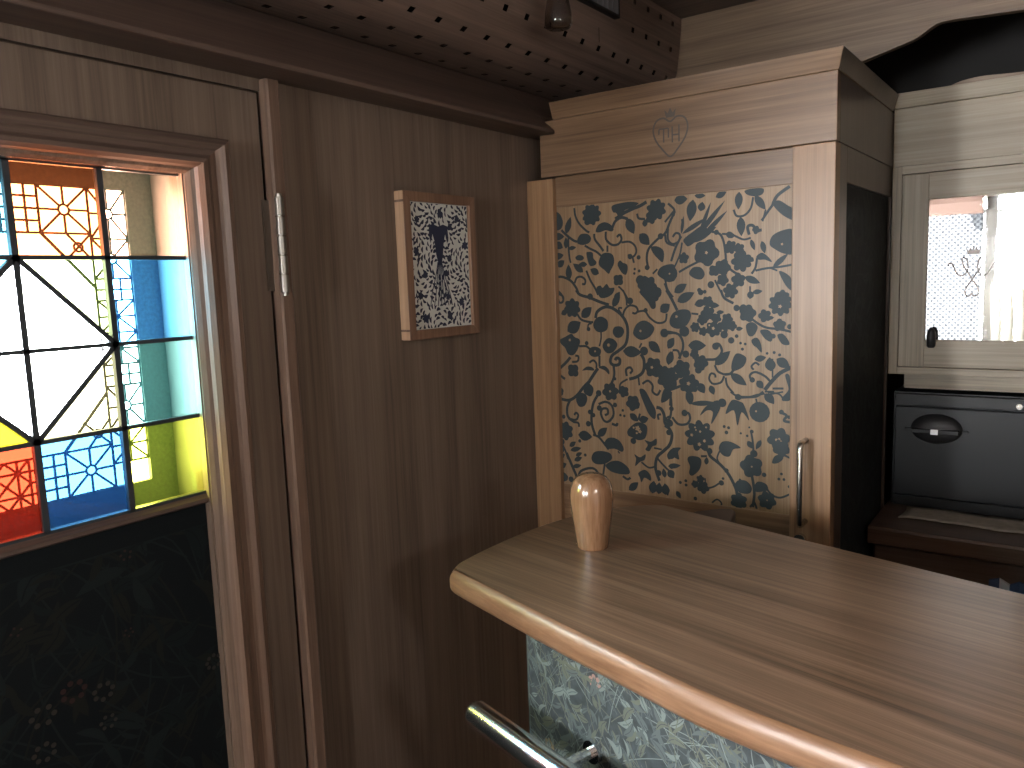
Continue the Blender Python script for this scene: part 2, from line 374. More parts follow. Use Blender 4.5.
T, B, Lf, Rt, Mid = (gy[2],gz[3]), (gy[2],gz[1]), (gy[1],gz[2]), (gy[3],gz[2]), (gy[2],gz[2])
for q in (Rt, Lf):
    for e in (T, B): pp([Mid, q, e], 'clear')
pp([T, Rt, (gy[3],gz[3])], 'palelime'); pp([B, Rt, (gy[3],gz[1])], 'cream')
pp([T, Lf, (gy[1],gz[3])], 'cyan'); pp([B, Lf, (gy[1],gz[1])], 'yellow')
gl.build('stained_glass', glass_mats, door)
cm = MB()
def bar(a, b, w=.0065):
    a, b = Vector((a[0],a[1])), Vector((b[0],b[1])); d = (b-a).normalized(); n = Vector((-d.y, d.x))*w/2
    q = [a+n, b+n, b-n, a-n]
    cm.prism([(p.x, p.y) for p in q], 'x', XG-.004, XG+.0045)
for y in gy[1:4]: bar((y,gz[0]), (y,gz[4]), .0075)
for z in gz[1:4]: bar((gy[0],z), (gy[4],z), .0055)
for a, b in ((T,Rt),(Rt,B),(B,Lf),(Lf,T)): bar(a, b, .0065)
for y in (gy[0], gy[4]): bar((y,gz[0]), (y,gz[4]), .004)
for z in (gz[0], gz[4]): bar((gy[0],z), (gy[4],z), .004)
cm.build('lead_came', came, door)
# long butt hinge: two leaves, five knuckles, caps
hx, hy, h0, h1 = -.976, .770, -.004, .139
hg = MB().box(-.9995,-.9975, .756, .768, h0+.004, h1-.004)
hinge = hg.build('hinge', brass, door); hinge['label'] = 'dull steel hinge plate'
n = 5; hh = (h1-h0)/n
for k in range(n):
    MB().lathe(hx, hy, [(.0062,h0+k*hh+.001),(.0068,h0+k*hh+.002),(.0068,h0+(k+1)*hh-.002),(.0062,h0+(k+1)*hh-.001)], 20).build('knuckle', steel, hinge, smooth=False)
MB().lathe(hx, hy, [(.0045,h0-.004),(.0045,h1+.004)], 16).build('pin', steel, hinge)

# ------------------------------------------------------------------ window_1: the outer light behind the door
win = struct_root('window_1', (-1.12, 0.4, -.3))
oy0, oy1, oz0, oz1 = 0.225, 0.603, -.268, .148
fr = MB().box(-1.108,-1.10, oy1, .90, ZF, .299).box(-1.108,-1.10, -.15, oy0, ZF, .299)
fr.box(-1.108,-1.10, oy0, oy1, oz1, .299).box(-1.108,-1.10, oy0, oy1, ZF, oz0)
fr.build('outer_frame', frame_paint, win)
rv = MB().box(-1.10,-1.031, .640, .66, -.33, .20).box(-1.10,-1.031, .165, .185, -.33, .20)
rv.box(-1.10,-1.031, .185, .640, .175, .20).box(-1.10,-1.031, .185, .640, -.33, -.31)
MB().box(-1.046,-1.0312, .632, .6395, -.31, .175).build('door_stop', frame_paint, win, bevel=.002)
rv.build('reveal', reveal_paint, win, bevel=.006, seg=3)
MB().box(-1.10,-1.031, .66, .92, ZF, ZF+.02).build('sill_board', frame_paint, win)
MB().box(-1.12,-1.021, .86, .90, ZF, .299).box(-1.12,-1.021, -.15, -.11, ZF, .299).build('side_board', frame_paint, win)
# lattice border cut in film on the outer pane: stars, little grids, corner diagonals
lt = MB(); lw = .0030
def lat(a, b, w=None):
    a, b = Vector(a), Vector(b); d = (b-a); 
    if d.length < 1e-5: return
    d.normalize(); n = Vector((-d.y, d.x))*((w or lw)/2); q = [a+n, b+n, b-n, a-n]
    lt.prism([(p.x, p.y) for p in q], 'x', -1.1035, -1.1020)
def ringl(c, r):
    P = disc_pts(c, r, 12)
    for i in range(12): lat(P[i], P[(i+1)%12])
def star(y0, y1, z0, z1, ring=True):
    c = ((y0+y1)/2, (z0+z1)/2); r = .007 if ring else 0
    for p in [(y0,z0),(y1,z0),(y1,z1),(y0,z1),(c[0],z0),(c[0],z1),(y0,c[1]),(y1,c[1])]:
        d = Vector((p[0]-c[0], p[1]-c[1])); L0 = d.length; d = d/L0*r
        lat((c[0]+d.x, c[1]+d.y), p)
    if ring: ringl(c, .007)
def sq(y0, y1, z0, z1):
    lat((y0,z0),(y1,z0)); lat((y1,z0),(y1,z1)); lat((y1,z1),(y0,z1)); lat((y0,z1),(y0,z0))
def grid(y0, y1, z0, z1, n=3, m=3):
    for i in range(n+1): lat((y0+(y1-y0)*i/n, z0), (y0+(y1-y0)*i/n, z1))
    for i in range(m+1): lat((y0, z0+(z1-z0)*i/m), (y1, z0+(z1-z0)*i/m))
S1 = .068
# right-hand strip
z = oz1
for kind, h in (('s',S1),('s',.055),('g',.030),('s',.045),('s',.045),('g',.03),('s',.06),('s',.05)):
    y0, y1 = oy1-.052, oy1; z1 = z; z0 = max(oz0, z-h)
    sq(y0, y1, z0, z1)
    if kind == 's': star(y0, y1, z0, z1, h > .05)
    else: grid(y0, y1, z0, z1, 3, 2)
    z = z0
    if z <= oz0+.005: break
# mirror strip on the other side
z = oz1
for kind, h in (('s',S1),('s',.055),('g',.030),('s',.045),('s',.045),('g',.03),('s',.06),('s',.05)):
    y0, y1 = oy0, oy0+.052; z1 = z; z0 = max(oz0, z-h); sq(y0, y1, z0, z1)
    if kind == 's': star(y0, y1, z0, z1, h > .05)
    else: grid(y0, y1, z0, z1, 3, 2)
    z = z0
# top and bottom strips
for zt, zb in ((oz1, oz1-.062), (oz0+.062, oz0)):
    for y0, y1, kind in ((.277,.335,'s'),(.335,.383,'d'),(.383,.441,'d'),(.441,.487,'g'),(.487,.551,'s')):
        sq(y0, y1, zb, zt)
        if kind == 's': star(y0, y1, zb, zt)
        elif kind == 'g': grid(y0, y1, zb, zt, 3, 4)
        else:
            cz = (zt+zb)/2; cy = (y0+y1)/2
            star(y0, cy, cz, zt, False); star(cy, y1, cz, zt, False); star(y0, cy, zb, cz, False); star(cy, y1, zb, cz, False)
# corner octagon diagonals
for sy in (1, -1):
    cy = lambda v: v if sy == 1 else oy0+oy1-v
    for sz in (1, -1):
        cz = lambda v: v if sz == 1 else oz0+oz1-v
        lat((cy(.487), cz(oz1-.062)), (cy(.551), cz(oz1-.135)), .004)
        lat((cy(.519), cz(oz1-.062)), (cy(.551), cz(oz1-.098)))
        lat((cy(.551), cz(oz1-.062)), (cy(.515), cz(oz1-.098)))
        ringl((cy(.533), cz(oz1-.080)), .006)
lt.build('lattice_film', lattice_paint, win)

# ------------------------------------------------------------------ window_2: behind the viewer, seen only in the cupboard mirror
w2 = struct_root('window_2', ((RW['x0']+RW['x1'])/2, YB, RW['z0']))
f = MB(); a, b, c, d = RW['x0'], RW['x1'], RW['z0'], RW['z1']
f.box(a, a+.03, YB-.05, YB+.01, c, d).box(b-.03, b, YB-.05, YB+.01, c, d).box(a+.03, b-.03, YB-.05, YB+.01, d-.03, d).box(a+.03, b-.03, YB-.05, YB+.03, c, c+.03)
f.build('window_frame', plain('white_frame', (.6,.6,.58), .4), w2, bevel=.003)
MB().box(-.525,-.455, YB-.04, YB+.02, c+.03, d-.03).build('mullion', plain('bronze_post', (.05,.045,.04), .3), w2, bevel=.006)

# ------------------------------------------------------------------ window_3: side window on the door side, behind the viewer
w3 = struct_root('window_3', (XL, (LW0+LW1)/2, LZ0))
f = MB().box(-1.05,-.99, LW0, LW0+.03, LZ0, .315).box(-1.05,-.99, LW1-.03, LW1, LZ0, .315).box(-1.05,-.985, LW0+.03, LW1-.03, LZ0, LZ0+.03)
f.build('window_frame', trim_wood_y, w3, bevel=.003)
w4 = struct_root('fill_window_4', (XR, (QY0+QY1)/2, QZ0))  # unseen window added in the right wall, sized and placed to light the left wall
f = MB().box(XR-.01, XR+.05, QY0, QY0+.03, QZ0, QZ1).box(XR-.01, XR+.05, QY1-.03, QY1, QZ0, QZ1).box(XR-.015, XR+.05, QY0+.03, QY1-.03, QZ0, QZ0+.03)
f.build('window_frame', trim_wood_y, w4, bevel=.003)
# ------------------------------------------------------------------ fascia above the kitchen with the scalloped cut-out
YW = 1.97
low = [(XL-.1,.30),(-.37,.30),(-.37,.383),(-.36,.455),(-.427,.462),(-.39,.470),(-.369,.478)]
up = smooth_open([(-.430,.463),(-.369,.478),(-.320,.491),(-.288,.509),(-.264,.516),(-.190,.512),(-.122,.508),(0,.500),(.12,.508),(.19,.512),(.264,.516),(.30,.505),(.36,.478),(.43,.463)], 5)
fa = MB().prism([(XL-.1,ZC),(XL-.1,.30),(-.430,.30)] + up + [(.430,.30),(XR,.30),(XR,ZC)], 'y', YW, YW+.02)
struct('trim_5', fa, fascia_wood)
# a low scalloped board standing on the cupboard
lo = smooth_open([(-.262,.376),(-.246,.384),(-.222,.390),(-.186,.392),(-.118,.388),(0,.386),(.12,.390),(.22,.392),(.262,.376)], 5)
struct('trim_6', MB().prism([(-.262,.372)] + lo[1:-1] + [(.262,.372)], 'y', YW+.004, YW+.016), fascia_wood)

# ------------------------------------------------------------------ perforated bulkhead
bulk = thing('air_duct_bulkhead', (-.95, 0.0, .436), 'dark walnut duct box with rows of small slots, under the ceiling along the left wall', 'duct')
# profile (x, z) of the panel from the wall to the ceiling, slots centred at A3, A2, A, B, C, D
key = [(-1.075,.436),(-1.038,.434),(-.974,.436),(-.926,.455),(-.880,.498),(-.866,.564),(-.860,.624),(-.860,.648)]
dense = smooth_open(key, 24)
Ls = [0]
for i in range(1, len(dense)): Ls.append(Ls[-1] + math.dist(dense[i], dense[i-1]))
def at(s):
    for i in range(1, len(dense)):
        if Ls[i] >= s:
            t = (s-Ls[i-1])/max(1e-9, Ls[i]-Ls[i-1]); return tuple(dense[i-1][k]+(dense[i][k]-dense[i-1][k])*t for k in (0,1))
    return dense[-1]
rows = [Ls[24*i] for i in range(1, 7)]
hw = .0056; cuts = [0.0]
for r in rows:
    cuts += [r-hw, r+hw]
cuts.append(Ls[-1])
su = []; holerow = []
for i in range(len(cuts)-1):
    isrow = i % 2 == 1; k = 1 if isrow else 6
    for j in range(k): su.append(cuts[i]+(cuts[i+1]-cuts[i])*j/k); holerow.append((i//2) if isrow else -1)
su.append(Ls[-1])
ys = [YB+.002]; holecol = []
py = .0685
k0, k1 = 4, 28
for k in range(k0, k1+1):
    ys += [k*py-.0062, k*py+.0062]
ys.append(YW-.001)
VY0, VY1 = 1.462, 1.625           # the vent sits here on the upright face
bm_v = []; 
for y in ys:
    for s in su: x, z = at(s); bm_v.append(V(x, y, z))
ns = len(su); fs = []
for a in range(len(ys)-1):
    hole_y = a % 2 == 1
    for b in range(ns-1):
        if hole_y and holerow[b] >= 0:
            yc = (ys[a]+ys[a+1])/2
            if not (holerow[b] >= 4 and VY0-.03 < yc < VY1+.02): continue
        fs.append((a*ns+b, a*ns+b+1, (a+1)*ns+b+1, (a+1)*ns+b))
pn = MB().add(bm_v, fs).build('perforated_panel', [bulk_wood, black_void], bulk)
sm = pn.modifiers.new('thickness', 'SOLIDIFY'); sm.thickness = .0012; sm.offset = 1; sm.material_offset_rim = 1  # slot rims coloured black for the shade inside them
# black box inside the duct, the shade behind the slots put into colour
MB().box(-1.09,-.90, YB+.01, YW-.004, .52, .64).build('slot_shade_box', black_void, bulk)
# vent grille: frame and slats
slat_grey = plain('grey_slat', (.10,.105,.11), .4)
vent = MB().box(-.866,-.852, VY0, VY1, .566, .572).box(-.866,-.852, VY0, VY0+.005, .572, .647).box(-.866,-.852, VY1-.005, VY1, .572, .647)
vg = vent.build('vent_grille', black_lacquer, bulk)
for k in range(7):
    y = VY0+.012+k*.0225
    MB().hexa([(-.866,y,.572),(-.853,y+.008,.572),(-.853,y+.011,.572),(-.866,y+.003,.572)], [(-.866,y,.647),(-.853,y+.008,.647),(-.853,y+.011,.647),(-.866,y+.003,.647)]).build('slat', slat_grey, vg)
MB().box(-.8605,-.8600, 1.543, 1.5445, .5, .53).build('panel_joint', black_void, bulk)
# small glass shade hanging from the ceiling beside the duct
lamp = thing('pendant_lamp', (-.80, 1.285, .648), 'small clear glass lamp shade hanging from the ceiling beside the perforated duct', 'lamp')
gm, nt, out = new_mat('smoked_glass'); g = N(nt, 'ShaderNodeBsdfPrincipled', Roughness=.03, IOR=1.45); g.inputs['Base Color'].default_value = (.55,.5,.47,1); g.inputs['Transmission Weight'].default_value = 1.0
nt.links.new(g.outputs[0], out.inputs[0])
op = [(.022,.458),(.0255,.464),(.024,.486),(.019,.512),(.014,.532),(.010,.545)]
inn = [(r-.002, z+.0005) for r, z in op[::-1]]
MB().lathe(-.80, 1.285, op+inn, 32).build('glass_shade', gm, lamp, smooth=True)
MB().lathe(-.80, 1.285, [(.011,.543),(.012,.546),(.012,.570),(.006,.578),(.003,.580),(.003,.646),(.018,.6465),(.018,.648)], 20).build('lamp_stem', black_lacquer, lamp, smooth=False)

# ================================================================== TALL CABINET
cab = thing('tall_cabinet', (-.65, 1.72, ZF), 'tall walnut cabinet with a dark vine-patterned door panel, in the corner by the left wall', 'cabinet')
X0, X1, Yf, Yb = -.941, -.357, 1.467, 1.966
MB().box(X0, X1-.012, Yf+.022, Yb, ZF, .222).box(-.999, X0, Yf+.022, Yf+.05, ZF, .2).build('carcass', cab_v, cab)
fz = MB().box(-.968, -.3555, Yf-.001, Yf+.020, .2225, .3395).build('frieze', [cab_h, ink_soft], cab, bevel=.0012)
MB().box(X0, -.3556, Yf+.0205, Yb, .2225, .3395).build('upper_side', cab_side, cab, bevel=.0008)  # side board in the darker walnut, its shade put into the colour
# crown: plain board with a flared face, shade of its right side put into colour
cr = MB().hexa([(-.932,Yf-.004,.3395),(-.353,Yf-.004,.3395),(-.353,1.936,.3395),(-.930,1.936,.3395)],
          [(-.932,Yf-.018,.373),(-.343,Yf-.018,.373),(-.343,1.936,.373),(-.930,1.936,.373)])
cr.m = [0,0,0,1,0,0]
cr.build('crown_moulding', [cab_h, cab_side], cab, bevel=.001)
# emblem burnt into the frieze: heart with a small crown and two letters
em = MB(); ec = (-.664, .272)
def ep(u, v): return V(ec[0]+u, Yf-.0014, ec[1]+v)
heart = smooth_closed([(0,.026),(.014,.034),(.029,.030),(.036,.014),(.031,-.006),(.016,-.026),(0,-.040),(-.016,-.026),(-.031,-.006),(-.036,.014),(-.029,.030),(-.014,.034)], 6)
heart = heart[3:] + heart[:4]
em.strip(heart, .0035, ep)
em.flat([(-.009,.034),(.009,.034),(.012,.049),(.005,.042),(0,.052),(-.005,.042),(-.012,.049)], ep)
for a, b in (((-.024,.014),(-.004,.014)),((-.014,.014),(-.014,-.012)),((.004,.016),(.004,-.014)),((.018,.018),(.018,-.014)),((.004,.0),(.018,.0)),((-.024,.014),(-.024,.004)),((-.004,.014),(-.004,-.004))):
    em.strip([a, b], .003, ep)
em.build('emblem', ink_soft, fz)
# door: two stiles, two rails, printed panel, bar handle, lock
dr = MB().box(-.9995, -.9328, Yf-.011, Yf+.021, ZF+.02, .2172, 0).box(-.4275, -.3545, Yf-.011, Yf+.021, ZF+.02, .2198, 0)
dr.box(-.9328, -.4275, Yf+.001, Yf+.021, .1565, .2205, 1).box(-.9328, -.4275, Yf+.001, Yf+.021, -.545, -.4555, 1).box(-.9328,-.4275, Yf+.001, Yf+.021, ZF+.02, ZF+.14, 1)
dr.box(-.9328,-.4275, Yf+.006, Yf+.021, ZF+.14, -.545, 0)
cdoor = dr.build('door', [cab_v, cab_h], cab, bevel=.0012)
pn = MB(); PX0, PX1, PZ0, PZ1 = -.9395, -.4305, -.4555, .1565
pn.box(PX0, PX1, Yf+.003, Yf+.012, PZ0, PZ1, 0)
def pm(lift): return lambda u, w: V(min(max(u, PX0+.001), PX1-.001), Yf+.003-lift, min(max(w, PZ0+.001), PZ1-.001))
